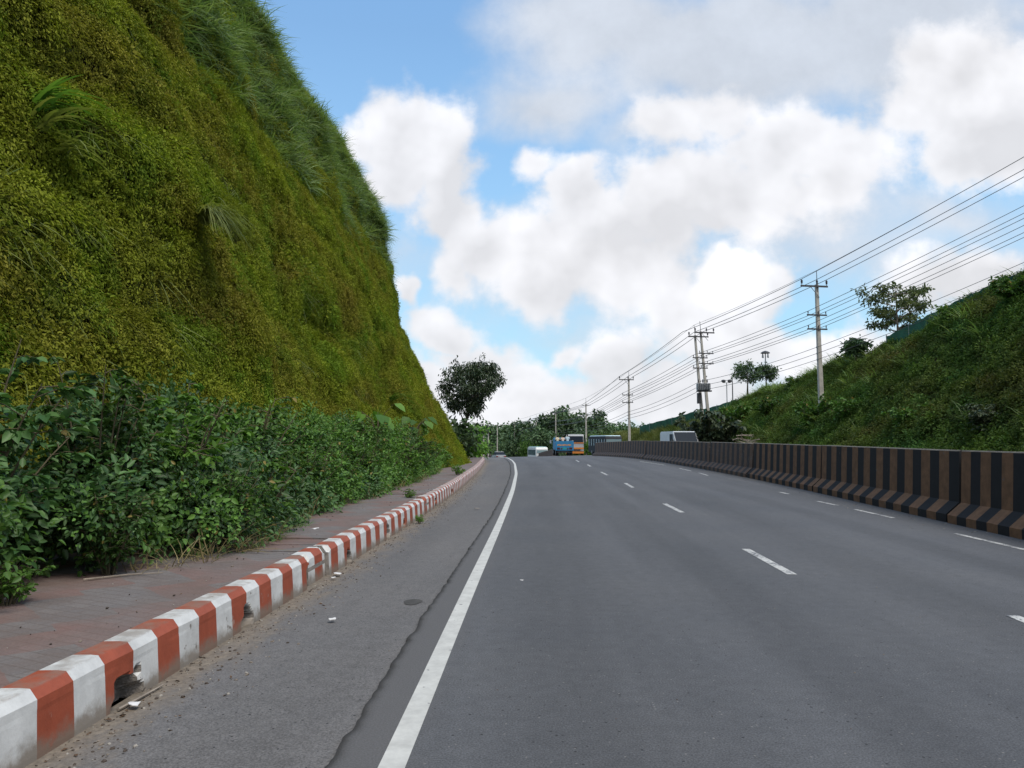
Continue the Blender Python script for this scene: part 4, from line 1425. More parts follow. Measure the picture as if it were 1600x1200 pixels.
# bushes on the embankment
bank_kinds = {'bigleaf': make_shrub((2.6, 1.9, 16, 14, 12, .30, .15, .5), leaf_mat('big_bank_leaf', (0.025, 0.048, 0.022), (0.075, 0.10, 0.045), None, transl=.2, spec=.5, vary=.1)),
              'bankshrub': make_shrub((1.6, 1.2, 13, 12, 11, .2, .1), M['shrub_leaf'])}
for px, py, Y, k, sc, lab in [(1112, 686, 63, 'bigleaf', 1.65, 'big leaved dark bush behind the white van'), (1085, 684, 66, 'bigleaf', 1.0, 'smaller big leaved bush at the foot of the bank beside the van'),
                              (1150, 650, 70, 'bankshrub', 1.7, 'green shrub under the small dark tree on the bank end'), (1205, 640, 62, 'bankshrub', 1.2, 'shrub half way up the bank left of the near pole'),
                              (1280, 655, 50, 'bankshrub', 1.5, 'dark shrub at the foot of the near power pole'), (1330, 680, 46, 'bankshrub', 1.1, 'shrub low on the bank right of the near power pole'),
                              (1490, 560, 42, 'bankshrub', .8, 'leafy shrub in the middle of the embankment face'), (1420, 690, 38, 'bankshrub', .9, 'shrub just above the barrier in the middle of the bank'),
                              (1545, 690, 32, 'bigleaf', .55, 'broad leaved plant above the near barrier block'), (1590, 440, 37, 'bankshrub', 1.1, 'bush on the highest part of the ridge at the picture edge'),
                              (1245, 585, 66, 'bankshrub', .9, 'shrub on the ridge left of the near power pole'), (1330, 545, 58, 'bankshrub', .9, 'shrub on the ridge right of the near power pole')]:
    tp = at(px, py, Y)
    gz = float(bank_z(tp[0], Y)[0]) if tp[0] > float(foot_x(Y)) else float(zr(tp[0], Y))
    put(bank_kinds, k, 'bush', (tp[0], Y, gz - .1), rng.random() * 6.28, sc, lab, 'bush', 'bushes on the embankment')

# pile of dry branches
mb = MB()
for i in range(60):
    a = rng.random() * 6.28; r0 = rng.random() * 1.1
    c = np.array([math.cos(a) * r0 * 1.5, math.sin(a) * r0 * .7, rng.random() * 1.0 * (1.25 - r0)])
    d = np.array([rng.normal(0, 1), rng.normal(0, .7), rng.normal(0, .22)]); d /= np.linalg.norm(d)
    ln = rng.uniform(.5, 1.3)
    mb.tube([c - d * ln / 2, c + rng.normal(0, .05, 3), c + d * ln / 2 + np.array([0, 0, .08])], [.035, .028, .012], 5)
tp = at(1165, 688, 50)
o = mb.build('brush_pile', M['dry'], None, fixn=False)
o.location = (float(tp[0]), 50, float(zr(8, 50)) + .55)
setp(o, 'heap of dry grey branches showing over the barrier', 'brush pile')


# ------------------------------------------------------------------ green netting fences
def net_fence(name, pts, h, label):
    o = empty(name, pts[0], 0, label, 'fence')
    org = np.array(pts[0])
    mb = MB(); pm = MB()
    pts = [np.array(p) - org for p in pts]
    hs = list(h) if hasattr(h, '__len__') else [h] * len(pts)
    for i_, (a, b) in enumerate(zip(pts[:-1], pts[1:])):
        n = 6
        for k in range(n):
            p, q = a + (b - a) * k / n, a + (b - a) * (k + 1) / n
            s1, s2 = .04 * math.sin(k * 2.2), .04 * math.sin((k + 1) * 2.2)
            nv = np.array([b[1] - a[1], a[0] - b[0], 0]); nv = nv / np.linalg.norm(nv) * .012
            h1, h2 = (hs[i_] + (hs[i_ + 1] - hs[i_]) * j_ / n for j_ in (k, k + 1))
            top1, top2 = p + (0, 0, h1 + s1), q + (0, 0, h2 + s2)
            p0, q0 = p - (0, 0, .25), q - (0, 0, .25)
            mb.add([p0 - nv, q0 - nv, top2 - nv, top1 - nv, p0 + nv, q0 + nv, top2 + nv, top1 + nv], [(0, 1, 2, 3), (7, 6, 5, 4), (3, 2, 6, 7), (0, 4, 5, 1), (0, 3, 7, 4), (1, 5, 6, 2)])
    mb.build('netting', M['net'], o, fixn=False)
    for p, h_ in zip(pts, hs):
        m1 = MB(); m1.tube([p - (0, 0, .4), p + (0, 0, h_ + .12)], .035, 6)
        m1.build('fence_post', M['galv'], o)
    return o


fp = []; fh = []
for px, pyt, Y in [(1150, 624, 88), (1120, 634, 92), (1085, 643, 97), (1050, 653, 102), (1015, 662, 108), (1000, 666, 112)]:
    tp = at(px, pyt, Y)
    gz = float(bank_z(tp[0], Y)[0]); hh = max(.9, float(tp[2]) - gz)
    fp.append((float(tp[0]), Y, float(tp[2]) - hh)); fh.append(hh)
net_fence('green_fence', fp, fh, 'long green netting fence sloping down the skyline behind the twin poles')
fp = []
for px, pyt in [(1590, 428), (1545, 447), (1500, 468), (1455, 490), (1420, 508), (1385, 526)]:
    Ys = np.arange(30, 60, .1)
    pq = np.array([at(px, pyt, Y_) for Y_ in Ys])
    i_ = int(np.argmax(-np.abs((pq[:, 0] - foot_x(Ys)) / 8 - .97)))
    fp.append((float(pq[i_, 0]), float(Ys[i_]), float(pq[i_, 2]) - 1.25))
net_fence('green_fence', fp, 1.25, 'green netting fence along the embankment ridge under the flat topped tree')


# ------------------------------------------------------------------ barriers
def barrier_block(y0, y1, n_stripe, label, H=1.32, flip=0, faded=0):
    prof = [(-.06, -.06), (-.06, .15), (.19, .37), (.235, H - .02), (.25, H)]
    full = prof + [(.62 - a, b) for a, b in prof[::-1]]
    m_ = len(full)
    n = n_stripe
    V, Fc, mi = [], [], []
    ym = (y0 + y1) / 2
    xm = float(barr_x(ym)); zm = float(zr(xm, ym))
    rowsb = []
    for i in range(n + 1):
        for rep in range(2 if 0 < i < n else 1):
            rowsb.append(i)
    for i in range(n + 1):
        y = y0 + (y1 - y0) * i / n
        x = float(barr_x(y)); z = float(zr(x, y))
        for a, b in full:
            V.append((x + a - xm, y - ym, z + b - zm))
    for i in range(n):
        for j in range(m_):
            j2 = (j + 1) % m_
            Fc.append((i * m_ + j, (i + 1) * m_ + j, (i + 1) * m_ + j2, i * m_ + j2))
            top = full[j][1] > H - .03 and full[j2][1] > H - .03
            mi.append(2 if top else (i + flip) % 2)
    for i in (0, n):
        Fc.append(tuple(i * m_ + j for j in range(m_))); mi.append(1)
    me = bpy.data.meshes.new('concrete_barrier')
    me.from_pydata(V, [], Fc)
    me.polygons.foreach_set('material_index', mi)
    bm = bmesh.new(); bm.from_mesh(me); bmesh.ops.recalc_face_normals(bm, faces=bm.faces)
    bm.to_mesh(me); bm.free()
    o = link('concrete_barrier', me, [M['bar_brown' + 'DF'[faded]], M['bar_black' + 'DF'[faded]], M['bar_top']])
    o.location = (xm + rng.normal(0, .012), ym, zm + rng.normal(0, .008))
    o.rotation_euler = (rng.normal(0, .0012), rng.normal(0, .006), rng.normal(0, .003))
    return setp(o, label, 'barrier', 'striped concrete barrier blocks')


j1 = gp(1475, 816)[1]; j2 = gp(1271, 768)[1]; j3 = gp(1167, 746)[1]
blk = [(j1 - 9.2, j1 - .11, 27), (j1, j2 - .12, 20), (j2, j3 - .13, 20)]
yb = j3
wz = ['nearest barrier block, brown and black stripes, cut off by the picture edge', 'second barrier block from the near end, widest complete one, with bold brown and black stripes', 'third barrier block from the near end, striped brown and black']
for i, ln in enumerate([7.6, 8.6, 9.0, 9.2, 9.4, 4.6]):
    blk.append((yb, yb + ln - .16, 18)); yb += ln
for i in range(3, len(blk)):
    wz.append(f'{ORD[i]} barrier block from the near end, stripes fading to dull brown' if i < len(blk) - 1 else 'last barrier block of the near run, beside the power pole and the bus')
for i, ((a, b, n_), lab) in enumerate(zip(blk, wz)):
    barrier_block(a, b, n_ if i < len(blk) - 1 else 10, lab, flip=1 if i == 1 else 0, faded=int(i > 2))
for i, (a, b) in enumerate([(114, 123), (123.1, 132)]):
    barrier_block(a, b, 18, ['grey barrier block past the crest beside the blue truck', 'farther barrier block past the crest in front of the minibus'][i], faded=1)


# ------------------------------------------------------------------ power poles and wires
POLES = []


def crossarm(parent, z, half0, half1, rot, nins, ins_h, thick=.05, brace=False):
    M_ = Matrix.Rotation(rot, 4, 'Z')
    mb = MB(); mb.box(-half0, half1, -.13 - thick, -.13, z - thick, z + thick, M=M_)
    mb.build('crossarm', M['steel'], parent)
    pos = []
    for k in range(nins):
        x = -half0 + .08 + (half0 + half1 - .16) * k / max(1, nins - 1)
        if nins == 3 and k == 1: x = -half0 * .12 if half0 > half1 else x
        p = M_ @ Vector((x, -.13 - thick / 2, z + thick))
        mi_ = MB()
        mi_.tube([p, p + Vector((0, 0, ins_h * .25)), p + Vector((0, 0, ins_h * .3)), p + Vector((0, 0, ins_h * .62)), p + Vector((0, 0, ins_h * .66)), p + Vector((0, 0, ins_h))], [.02, .02, ins_h * .2, ins_h * .16, ins_h * .24, ins_h * .12], 8)
        mi_.build('insulator', M['porcelain'], parent)
        pos.append(p + Vector((0, 0, ins_h)))
    if brace:
        mb = MB(); a = M_ @ Vector((-half0 * .45, -.14, z - .05)); b = M_ @ Vector((0, -.14, z - .75))
        mb.tube([a, b], .022, 5); mb.build('brace', M['galv'], parent)
    return pos


def power_pole(name, px, py_base, py_top, Y, label, arms=((.0, 1), (1.75, 2), (2.65, 2)), lean=0.0, base_drop=1.5, rot=R(12), rad=.17, spike=.95, group='power poles along the embankment', detail=True, full=True):
    b = at(px, py_base, Y); t = at(px, py_top, Y)
    o = empty(name, (b[0], Y, b[2]), 0, label, 'power pole', group)
    H = t[2] - b[2] - spike
    mb = MB()
    rr = rad
    sh = []
    n = 8
    prof = [(-1, -.72), (-.72, -1), (.72, -1), (1, -.72), (1, .72), (.72, 1), (-.72, 1), (-1, .72)]
    V = []
    for z, k in ((-base_drop, 1.0), (H, .62)):
        for a, c in prof:
            V.append((a * rr * k + lean * max(z, 0), c * rr * k, z))
    mb.add(V, [(i, (i + 1) % 8, 8 + (i + 1) % 8, 8 + i) for i in range(8)] + [tuple(range(7, -1, -1)), tuple(range(8, 16))])
    mb.build('shaft', M['pole'], o)
    mb = MB(); mb.tube([(lean * (H - .5), -.1, H - .5), (lean * (H + spike), -.1, H + spike)], [.035, .02], 6); mb.build('earth_spike', M['steel'], o)
    att = {}
    att['earth'] = [Vector((lean * (H + spike), -.1, H + spike))]
    if full:
        att['hv'] = [p + Vector((lean * H, 0, 0)) for p in crossarm(o, H - .15, 1.35, .62, rot, 3, .36, .06, True)]
        att['lv1'] = crossarm(o, H - 2.1, .95, .5, rot, 3, .2)
        att['lv2'] = crossarm(o, H - 3.05, .95, .5, rot, 3, .2)
        for i in range(3):
            mb = MB(); mb.box(-.2, -.12, -.1, .1, H - 4.3 - .42 * i, H - 4.18 - .42 * i); mb.build('cable_bracket', M['galv'], o)
        att['low'] = [Vector((-.2, 0, H - 4.25 - .42 * i)) for i in range(3)]
    else:
        if detail:
            mb = MB(); mb.box(-.75, .75, -.14, -.08, H - .3, H - .22); mb.build('crossarm', M['steel'], o)
        att['hv'] = [Vector((x, -.1, H - .2)) for x in (-.7, 0, .7)]
        att['lv1'] = [Vector((x, -.1, H - 2.0)) for x in (-.5, 0, .4)]
        att['lv2'] = [Vector((x, -.1, H - 2.8)) for x in (-.5, 0, .4)]
        att['low'] = [Vector((-.15, 0, H - 3.8 - .4 * i)) for i in range(3)]
    base = Vector(o.location)
    return o, {k: [base + q for q in v] for k, v in att.items()}


def pole_from(px_dir, Y, zbase, ztop):
    """pixel rows for a pole known by its heights"""
    return 688 - (zbase - CAMH) / Y * F, 688 - (ztop - CAMH) / Y * F


runs = []
yb_, yt_ = pole_from(1862, 32, 8.5, 17.0)
o, a0 = power_pole('power_pole', 1862, yb_, yt_, 32, 'concrete pole beyond the edge of the view carrying the wires over the bank')
runs.append(a0)
o, a1 = power_pole('power_pole', 1283, 617, 423, 52, 'nearest tall concrete power pole with three crossarms on the bank', lean=-.012)
runs.append(a1)
# twin pole with transformer
p1, tw1 = power_pole('transformer_pole', 1107.5, 640, 502, 72, 'right hand leaning pole of the transformer pair', lean=-.086, rad=.15)
p2, tw2 = power_pole('transformer_pole', 1098, 640, 508, 71, 'left hand leaning pole of the transformer pair', lean=-.086, rad=.15)
runs.append(tw2)
tp = at(1098, 605, 70.6)
o = empty('transformer', tp, 0, 'grey transformer box slung between the two leaning poles', 'transformer')
mb = MB(); mb.box(-.62, .58, -.65, -.16, -.30, .32); mb.build('tank', M['galv'], o, bevel=.03)
for k in range(6):
    mb = MB(); mb.box(-.6 + k * .2, -.56 + k * .2, -.78, -.655, -.28, .3); mb.build('cooling_fin', M['galv'], o)
for k in range(3):
    mb = MB(); mb.tube([(-.45 + k * .4, -.3, .4), (-.45 + k * .4, -.3, .7)], [.07, .04], 8); mb.build('bushing', M['porcelain'], o)
mb = MB(); mb.box(-.62, .7, -.6, -.16, -.44, -.32); mb.build('platform', M['steel'], o)
mb = MB(); mb.box(-.55, -.2, -.35, .0, -1.5, -.55); mb.build('switch_box', M['steel'], o)
o, a3 = power_pole('power_pole', 983.5, 690, 580, 98, 'concrete power pole with three crossarms standing behind the far barrier blocks', rad=.17)
runs.append(a3)
o, a4 = power_pole('power_pole', 916, 706, 622, 130, 'power pole with a single wide crossarm right of the orange lorry', full=False, rad=.17)
runs.append(a4)
fpoles = [(868.5, 704, 637, 158, 'grey pole with small brackets rising behind the men on the truck'), (838, 708, 647, 178, 'thin pale pole above the minibus'), (804, 710, 657, 196, 'thin pole against the far wood left of the minibus'),
          (777, 712, 662, 150, 'slim pale pole above the grey car'), (763, 712, 675, 140, 'shortest slim pole left of the grey car'), (755.5, 714, 667, 120, 'slim pole at the end of the kerb under the dark tree')]
for i, (px, pb, pt_, Y, lab) in enumerate(fpoles):
    o, a_ = power_pole('street_pole' if i > 2 else 'power_pole', px, pb, pt_, Y, lab, full=False, rad=.15 if i < 3 else .13, spike=.3 if i > 2 else .8, detail=i < 3, group='slim poles past the crest')
    if i < 3: runs.append(a_)


def wire(name, pts, label, rad, sag=.012):
    mb = MB()
    path = []
    for a, b in zip(pts[:-1], pts[1:]):
        a, b = Vector(a), Vector(b)
        L_ = (b - a).length
        for k in range(12):
            t = k / 12
            p = a.lerp(b, t); p.z -= 4 * t * (1 - t) * L_ * sag
            path.append(p)
    path.append(Vector(pts[-1]))
    mb.tube(path, [rad * min(1.6, .55 + p.y / 90) for p in path], 5)
    o = mb.build(name, M['wire'], None, fixn=False)
    return setp(o, label, 'wire', 'overhead wires')


wl = {'earth': ['topmost thin earth wire joining the spikes of the poles'],
      'hv': ['high voltage wire on the outer left end of the top crossarm', 'high voltage wire on the middle of the top crossarm', 'high voltage wire on the right end of the top crossarm'],
      'lv1': ['wire on the left end of the second crossarm', 'wire on the middle of the second crossarm', 'wire on the right end of the second crossarm'],
      'lv2': ['wire on the left end of the third crossarm', 'wire on the middle of the third crossarm', 'wire on the right end of the third crossarm'],
      'low': ['upper cable on the side brackets below the crossarms', 'middle cable on the side brackets below the crossarms', 'lowest cable on the side brackets below the crossarms']}
for k, labs in wl.items():
    for i, lab in enumerate(labs):
        wire('overhead_wire', [r_[k][i] for r_ in runs], lab, {'earth': .010, 'hv': .018, 'lv1': .015, 'lv2': .015, 'low': .014}[k], .006 if k != 'low' else .010)

# masts on the skyline
tp = at(1197, 604, 84); tz = at(1197, 551, 84)[2]
o = empty('lamp_mast', tp, 0, 'slim mast with a black mushroom shaped cap and hanging lamps', 'lamp mast')
h = tz - tp[2]
mb = MB(); mb.tube([(0, 0, -1), (0, 0, h)], .06, 6); mb.build('mast', M['galv'], o)
mb = MB(); mb.tube([(0, 0, h - .08), (0, 0, h), (0, 0, h + .12), (0, 0, h + .2)], [.5, .48, .3, .08], 14); mb.build('cap', M['steel'], o)
for k in range(4):
    a = k * math.pi / 2 + .4
    mb = MB(); mb.tube([(math.cos(a) * .38, math.sin(a) * .38, h - .1), (math.cos(a) * .38, math.sin(a) * .38, h - .55)], [.03, .09], 6); mb.build('hanging_lamp', M['galv'], o)
tp = at(1136, 628, 90); h = at(1136, 598, 90)[2] - tp[2]
o = empty('twin_lamp_post', tp, 0, 'short post with two round lamps above the green netting', 'lamp post')
mb = MB(); mb.tube([(0, 0, -1), (0, 0, h)], .05, 6); mb.build('mast', M['galv'], o)
mb = MB(); mb.tube([(-.4, 0, h), (.4, 0, h)], .03, 5); mb.build('arm', M['galv'], o)
for s_ in (-1, 1):
    mb = MB(); mb.tube([(s_ * .36, 0, h), (s_ * .36, 0, h + .12), (s_ * .36, 0, h + .3), (s_ * .36, 0, h + .36)], [.1, .26, .24, .06], 10); mb.build('lamp_head', M['steel'], o)
tp = at(1145, 628, 90); h = at(1145, 590, 90)[2] - tp[2]
mb = MB(); mb.tube([(0, 0, -1), (0, 0, h * .6), (0, 0, h)], [.07, .06, .035], 6)
o = mb.build('antenna_pole', M['steel'], None); o.location = [float(v) for v in tp]
setp(o, 'bare dark antenna pole beside the twin lamp post', 'pole')

# ------------------------------------------------------------------ vehicles
def car_paint(name, c, rough=.35):
    return plain(name, c, rough, 0.0, .5, .06, 3)


def wheel(parent, x, y, r=.42, w=.24, dual=False):
    for off in ([0] if not dual else [0]):
        mb = MB(); mb.tube([(x - w / 2, y, r), (x - w / 2 + .03, y, r), (x + w / 2 - .03, y, r), (x + w / 2, y, r)], [r * .93, r, r, r * .93], 18)
        wo = mb.build('wheel', M['rubber'], parent)
        mr = MB(); mr.tube([(x - w / 2 - .012, y, r), (x + w / 2 + .012, y, r)], r * .52, 12); mr.build('rim', M['galv'], wo)
    return wo


def place(root, x, y, rz=0.0):
    root.location = (float(x), float(y), float(zr(x, y)))
    root.rotation_euler = (0, 0, rz)


# blue truck, tail towards us; local y forward, tail at y=0
BX, BY = 2.42, 91.0
truck = empty('blue_truck', (0, 0, 0), 0, 'blue open backed truck with an orange band on its tailgate carrying three men', 'truck')
mblue = paint('truck_blue_paint', (0.035, 0.22, 0.44), (0.10, 0.12, 0.14), .72, 7, .45, .35)
mteal = plain('plate_teal', (0.02, 0.30, 0.26), .5)
morange = plain('orange_band', (0.62, 0.27, 0.05), .5, var=.3, scale=6)
mb = MB(); mb.box(-1.08, 1.08, 0.0, .07, .62, 1.74); mb.build('tailgate', mblue, truck, bevel=.012)
mb = MB()
for k in range(13):
    mb.box(-.84 + k * .125, -.745 + k * .125, -.012, -.001, 1.20 + .02 * math.sin(k * 2.1), 1.34 + .02 * math.sin(k * 1.3))
mb.build('painted_band', morange, truck)
for s_ in (-1, 1):
    mb = MB(); mb.box(s_ * 1.0 - .05, s_ * 1.0 + .05, 0.08, 3.6, .72, 1.62); mb.build('side_panel', mblue, truck, bevel=.01)
    mb = MB(); mb.box(s_ * .72 - .17, s_ * .72 + .17, -.03, -.002, .76, .98); mb.build('tail_light', plain('tail_lens', (.06, .015, .02), .3), truck)
    mb = MB(); mb.tube([(s_ * .36, -.03, .84), (s_ * .36, -.002, .84)], .11, 12); mb.build('reflector', M['steel'], truck)
    mb = MB(); mb.tube([(s_ * 1.0, 3.9, 1.75), (s_ * 1.32, 3.9, 1.8)], .02, 5); mb.box(s_ * 1.36 - .1, s_ * 1.36 + .1, 3.86, 3.92, 1.45, 1.85); mb.build('mirror', M['chrome'], truck)
mb = MB(); mb.box(-.2, .2, -.02, -.002, .80, .96); mb.build('number_plate', mteal, truck)
mb = MB(); mb.box(-.95, .95, .08, 3.6, .66, .74); mb.build('bed_floor', M['steel'], truck)
mb = MB(); mb.box(-.45, .45, .1, 5.2, .42, .6); mb.box(-.9, .9, .12, .22, .38, .5); mb.build('chassis', M['steel'], truck)
mb = MB(); mb.prism([(3.75, .6), (5.4, .6), (5.45, 1.2), (5.1, 2.05), (4.9, 2.15), (3.8, 2.15), (3.75, 2.05)], -.95, .95); cab = mb.build('cab', mblue, truck, bevel=.04)
mb = MB(); mb.box(-.7, .7, 3.70, 3.742, 1.55, 2.0); mb.build('rear_window', M['glass'], cab)
for s_ in (-1, 1):
    wheel(truck, s_ * .82, 1.0, .42, .34); wheel(truck, s_ * .86, 4.7, .42, .24)
place(truck, BX, BY, R(4))


# people ----------------------------------------------------------
def person(name, label, shirt, trousers, pose, loc, rz=0.0, scale=1.0, hair=True):
    """skeleton grown into one skin; pose gives joint positions"""
    J = pose
    names = list(J['pts'].keys())
    verts = [J['pts'][n][0] for n in names]; rad = [J['pts'][n][1] for n in names]
    edges = [(names.index(a), names.index(b)) for a, b in J['bones']]
    me = bpy.data.meshes.new('body_cage')
    me.from_pydata(verts, edges, [])
    tmp = bpy.data.objects.new('body_cage', me); col.objects.link(tmp)
    md = tmp.modifiers.new('skin', 'SKIN')
    md.use_smooth_shade = True
    for i, r_ in enumerate(rad):
        sv = me.skin_vertices[0].data[i]
        sv.radius = r_ if hasattr(r_, '__len__') else (r_, r_)
        sv.use_root = names[i] == 'pelvis'
    ss_ = tmp.modifiers.new('sub', 'SUBSURF'); ss_.levels = 1; ss_.render_levels = 1
    dg = bpy.context.evaluated_depsgraph_get()
    body = bpy.data.meshes.new_from_object(tmp.evaluated_get(dg))
    bpy.data.objects.remove(tmp)
    o = link(name, body, [M['skin'], shirt, trousers])
    body.polygons.foreach_set('use_smooth', [True] * len(body.polygons))
    for p in body.polygons:
        c = p.center
        p.material_index = J['cloth'](c)
    o.location = [float(v) for v in loc]; o.rotation_euler = (0, 0, rz); o.scale = (scale,) * 3
    setp(o, label, 'person')
    if hair:
        hm = MB(); hp = Vector(J['pts']['head'][0])
        n = 14
        rings = []
        for i in range(7):
            th = i / 6 * R(112)
            rings.append([(hp.x + .098 * math.sin(th) * math.cos(2 * math.pi * k / n), hp.y + (.108 * math.sin(th)) * math.sin(2 * math.pi * k / n) - .012, hp.z + .035 + .115 * math.cos(th)) for k in range(n)])
        vs = [q for r_ in rings for q in r_]
        fs = [(i * n + k, i * n + (k + 1) % n, (i + 1) * n + (k + 1) % n, (i + 1) * n + k) for i in range(6) for k in range(n)]
        hm.add(vs, fs); hm.build('hair', M['hair'], o, True)
    return o


def standing(arm_out=.0, bend=0.0):
    P_ = {'pelvis': ((0, 0, .95), (.15, .11)), 'belly': ((0, .0, 1.10), (.145, .10)), 'chest': ((0, .0, 1.30), (.17, .115)), 'neck0': ((0, -.005, 1.43), (.075, .07)),
          'neck': ((0, .005, 1.49), .055), 'head': ((0, .02, 1.60), (.082, .095)), 'crown': ((0, .012, 1.67), (.06, .07)), 'nose': ((0, .118, 1.585), .014)}
    B = [('pelvis', 'belly'), ('belly', 'chest'), ('chest', 'neck0'), ('neck0', 'neck'), ('neck', 'head'), ('head', 'crown'), ('head', 'nose')]
    for s_, q in ((-1, 'l'), (1, 'r')):
        P_[q + 'sh'] = ((s_ * .19, 0, 1.38), .066)
        P_[q + 'el'] = ((s_ * (.245 + arm_out), .04, 1.12), .045)
        P_[q + 'wr'] = ((s_ * (.22 + arm_out), .20 + bend, 1.0), .03)
        P_[q + 'pa'] = ((s_ * (.215 + arm_out), .27 + bend, .985), (.036, .018))
        B += [('chest', q + 'sh'), (q + 'sh', q + 'el'), (q + 'el', q + 'wr'), (q + 'wr', q + 'pa')]
        for k in range(4):
            P_[f'{q}f{k}'] = ((s_ * (.19 + arm_out + k * .02), .335 + bend - abs(k - 1.5) * .008, .965), .0085)
            B.append((q + 'pa', f'{q}f{k}'))
        P_[q + 'th'] = ((s_ * (.165 + arm_out), .27 + bend, .975), .0095); B.append((q + 'pa', q + 'th'))
        P_[q + 'hip'] = ((s_ * .095, 0, .88), .095)
        P_[q + 'kn'] = ((s_ * .11, .02, .5), .06)
        P_[q + 'an'] = ((s_ * .115, -.01, .09), .042)
        P_[q + 'to'] = ((s_ * .13, .16, .04), (.042, .03))
        B += [('pelvis', q + 'hip'), (q + 'hip', q + 'kn'), (q + 'kn', q + 'an'), (q + 'an', q + 'to')]

    def cloth(c):
        if c.z > 1.455: return 0
        if abs(c.x) > .2 + arm_out * .6 and c.z < 1.17: return 0
        if c.y > .16 and c.z > .7: return 0
        if c.z > .90: return 1
        return 2 if c.z > .1 else 0
    return {'pts': P_, 'bones': B, 'cloth': cloth}


sh1 = plain('cream_shirt', (0.72, 0.64, 0.46), .8, var=.1); sh2 = plain('pinkish_shirt', (0.72, 0.58, 0.48), .8, var=.1); sh3 = plain('pale_blue_shirt', (0.50, 0.64, 0.72), .8, var=.1)
tr1 = plain('dark_trousers', (.05, .05, .06), .85)
bedz = .74
for x_, y_, shm, lab, sc in [(-.78, .75, sh1, 'person in a cream shirt standing at the left side of the truck bed, back turned', .98), (-.16, .7, sh2, 'person in a pinkish beige shirt standing in the middle of the truck bed', .97), (.42, .85, sh3, 'person in a pale blue shirt standing tallest in the truck bed', 1.04)]:
    wx = BX + x_ * math.cos(R(4)) - y_ * math.sin(R(4)); wy = BY + x_ * math.sin(R(4)) + y_ * math.cos(R(4))
    person('person', lab, shm, tr1, standing(.02, .02), (wx, wy, float(zr(BX, BY)) + bedz), R(4) + rng.normal(0, .15), sc)

# orange lorry facing us; local front at y=0, facing -y
lorry = empty('orange_lorry', (0, 0, 0), 0, 'orange and grey lorry with a wide dark windscreen half hidden by the blue truck', 'lorry')
mor = car_paint('lorry_orange', (0.60, 0.21, 0.035)); mgr = car_paint('lorry_grey', (0.36, 0.38, 0.40))
mb = MB(); mb.prism([(.0, .55), (2.0, .55), (2.0, 2.75), (.3, 2.75), (.08, 2.45), (.02, 1.6)], -1.12, 1.12); cab = mb.build('cab', mgr, lorry, bevel=.05)
mb = MB(); mb.prism([(-.01, 1.72), (.02, 1.72), (.115, 2.52), (.085, 2.52)], -1.02, 1.02); mb.build('windscreen', M['glass'], cab)
mb = MB(); mb.box(-1.13, 1.13, -.03, .01, 1.58, 1.70); mb.build('upper_band', mor, cab)
mb = MB(); mb.box(-1.13, 1.13, -.05, -.012, .86, 1.06); mb.build('front_band', mor, cab)
mb = MB(); mb.box(-1.13, 1.13, -.14, -.02, .28, .54); mb.build('bumper', mor, lorry, bevel=.02)
mb = MB(); mb.box(-.7, .7, -.03, -.012, .58, .84); mb.build('grille', M['steel'], cab)
for s_ in (-1, 1):
    mb = MB(); mb.tube([(s_ * .9, -.08, .7), (s_ * .9, -.012, .7)], .12, 12); mb.build('headlight', M['chrome'], cab)
    mb = MB(); mb.box(s_ * 1.3 - .09, s_ * 1.3 + .09, -.05, .0, 1.6, 2.1); mb.box(min(s_ * 1.05, s_ * 1.3), max(s_ * 1.05, s_ * 1.3), -.03, 0, 2.0, 2.04); mb.build('mirror', M['steel'], lorry)
    wheel(lorry, s_ * .95, 1.0, .5, .28); wheel(lorry, s_ * .92, 5.6, .5, .4)
mb = MB(); mb.box(-1.15, 1.15, 2.15, 7.2, 1.0, 2.7); mb.build('cargo_box', mor, lorry, bevel=.03)
mb = MB(); mb.box(-.5, .5, .3, 7.1, .55, .95); mb.build('chassis', M['steel'], lorry)
place(lorry, 3.98, 99.5, R(-2))


# buses: local front at y=0 facing -y, length to +y
def make_bus(name, L_, Wd, Hh, body, roofc, label, nwin=7, stripe=None, cat='bus'):
    o = empty(name, (0, 0, 0), 0, label, cat)
    w2 = Wd / 2
    mb = MB(); mb.prism([(0.0, .4), (L_, .4), (L_, Hh - .15), (L_ - .15, Hh), (.35, Hh), (.1, Hh - .3), (.02, 1.25)], -w2, w2); b_ = mb.build('body', body, o, bevel=.06)
    mb = MB(); mb.prism([(-.012, 1.35), (.02, 1.35), (.125, Hh - .42), (.093, Hh - .42)], -w2 + .1, w2 - .1); mb.build('windscreen', plain('windscreen_glass', (.16, .23, .25), .15, 0, .2, .05), o)
    mb = MB(); mb.box(-w2 + .1, w2 - .1, .4, L_ - .4, Hh + .002, Hh + .1, taper=.94); mb.build('roof', roofc, o)
    for s_ in (-1, 1):
        mb = MB(); mb.box(min(s_ * w2, s_ * (w2 + .012)), max(s_ * w2, s_ * (w2 + .012)), .6, L_ - .5, Hh - 1.35, Hh - .45); mb.build('window_band', M['glass'], o)
        for k in range(nwin + 1):
            yy_ = .6 + (L_ - 1.1) * k / nwin
            mb = MB(); mb.box(min(s_ * (w2 + .013), s_ * (w2 + .03)), max(s_ * (w2 + .013), s_ * (w2 + .03)), yy_ - .08, yy_ + .08, Hh - 1.38, Hh - .42); mb.build('window_pillar', roofc, o)
        wheel(o, s_ * (w2 - .15), 1.8, .45, .28); wheel(o, s_ * (w2 - .15), L_ - 2.0, .45, .28)
        mb = MB(); mb.box(s_ * (w2 - .35) - .14, s_ * (w2 - .35) + .14, -.03, -.002, .7, .9); mb.build('headlight', M['chrome'], o)
    mb = MB(); mb.box(-w2, w2, -.1, -.002, .35, .6); mb.build('bumper', M['steel'], o, bevel=.02)
    return o


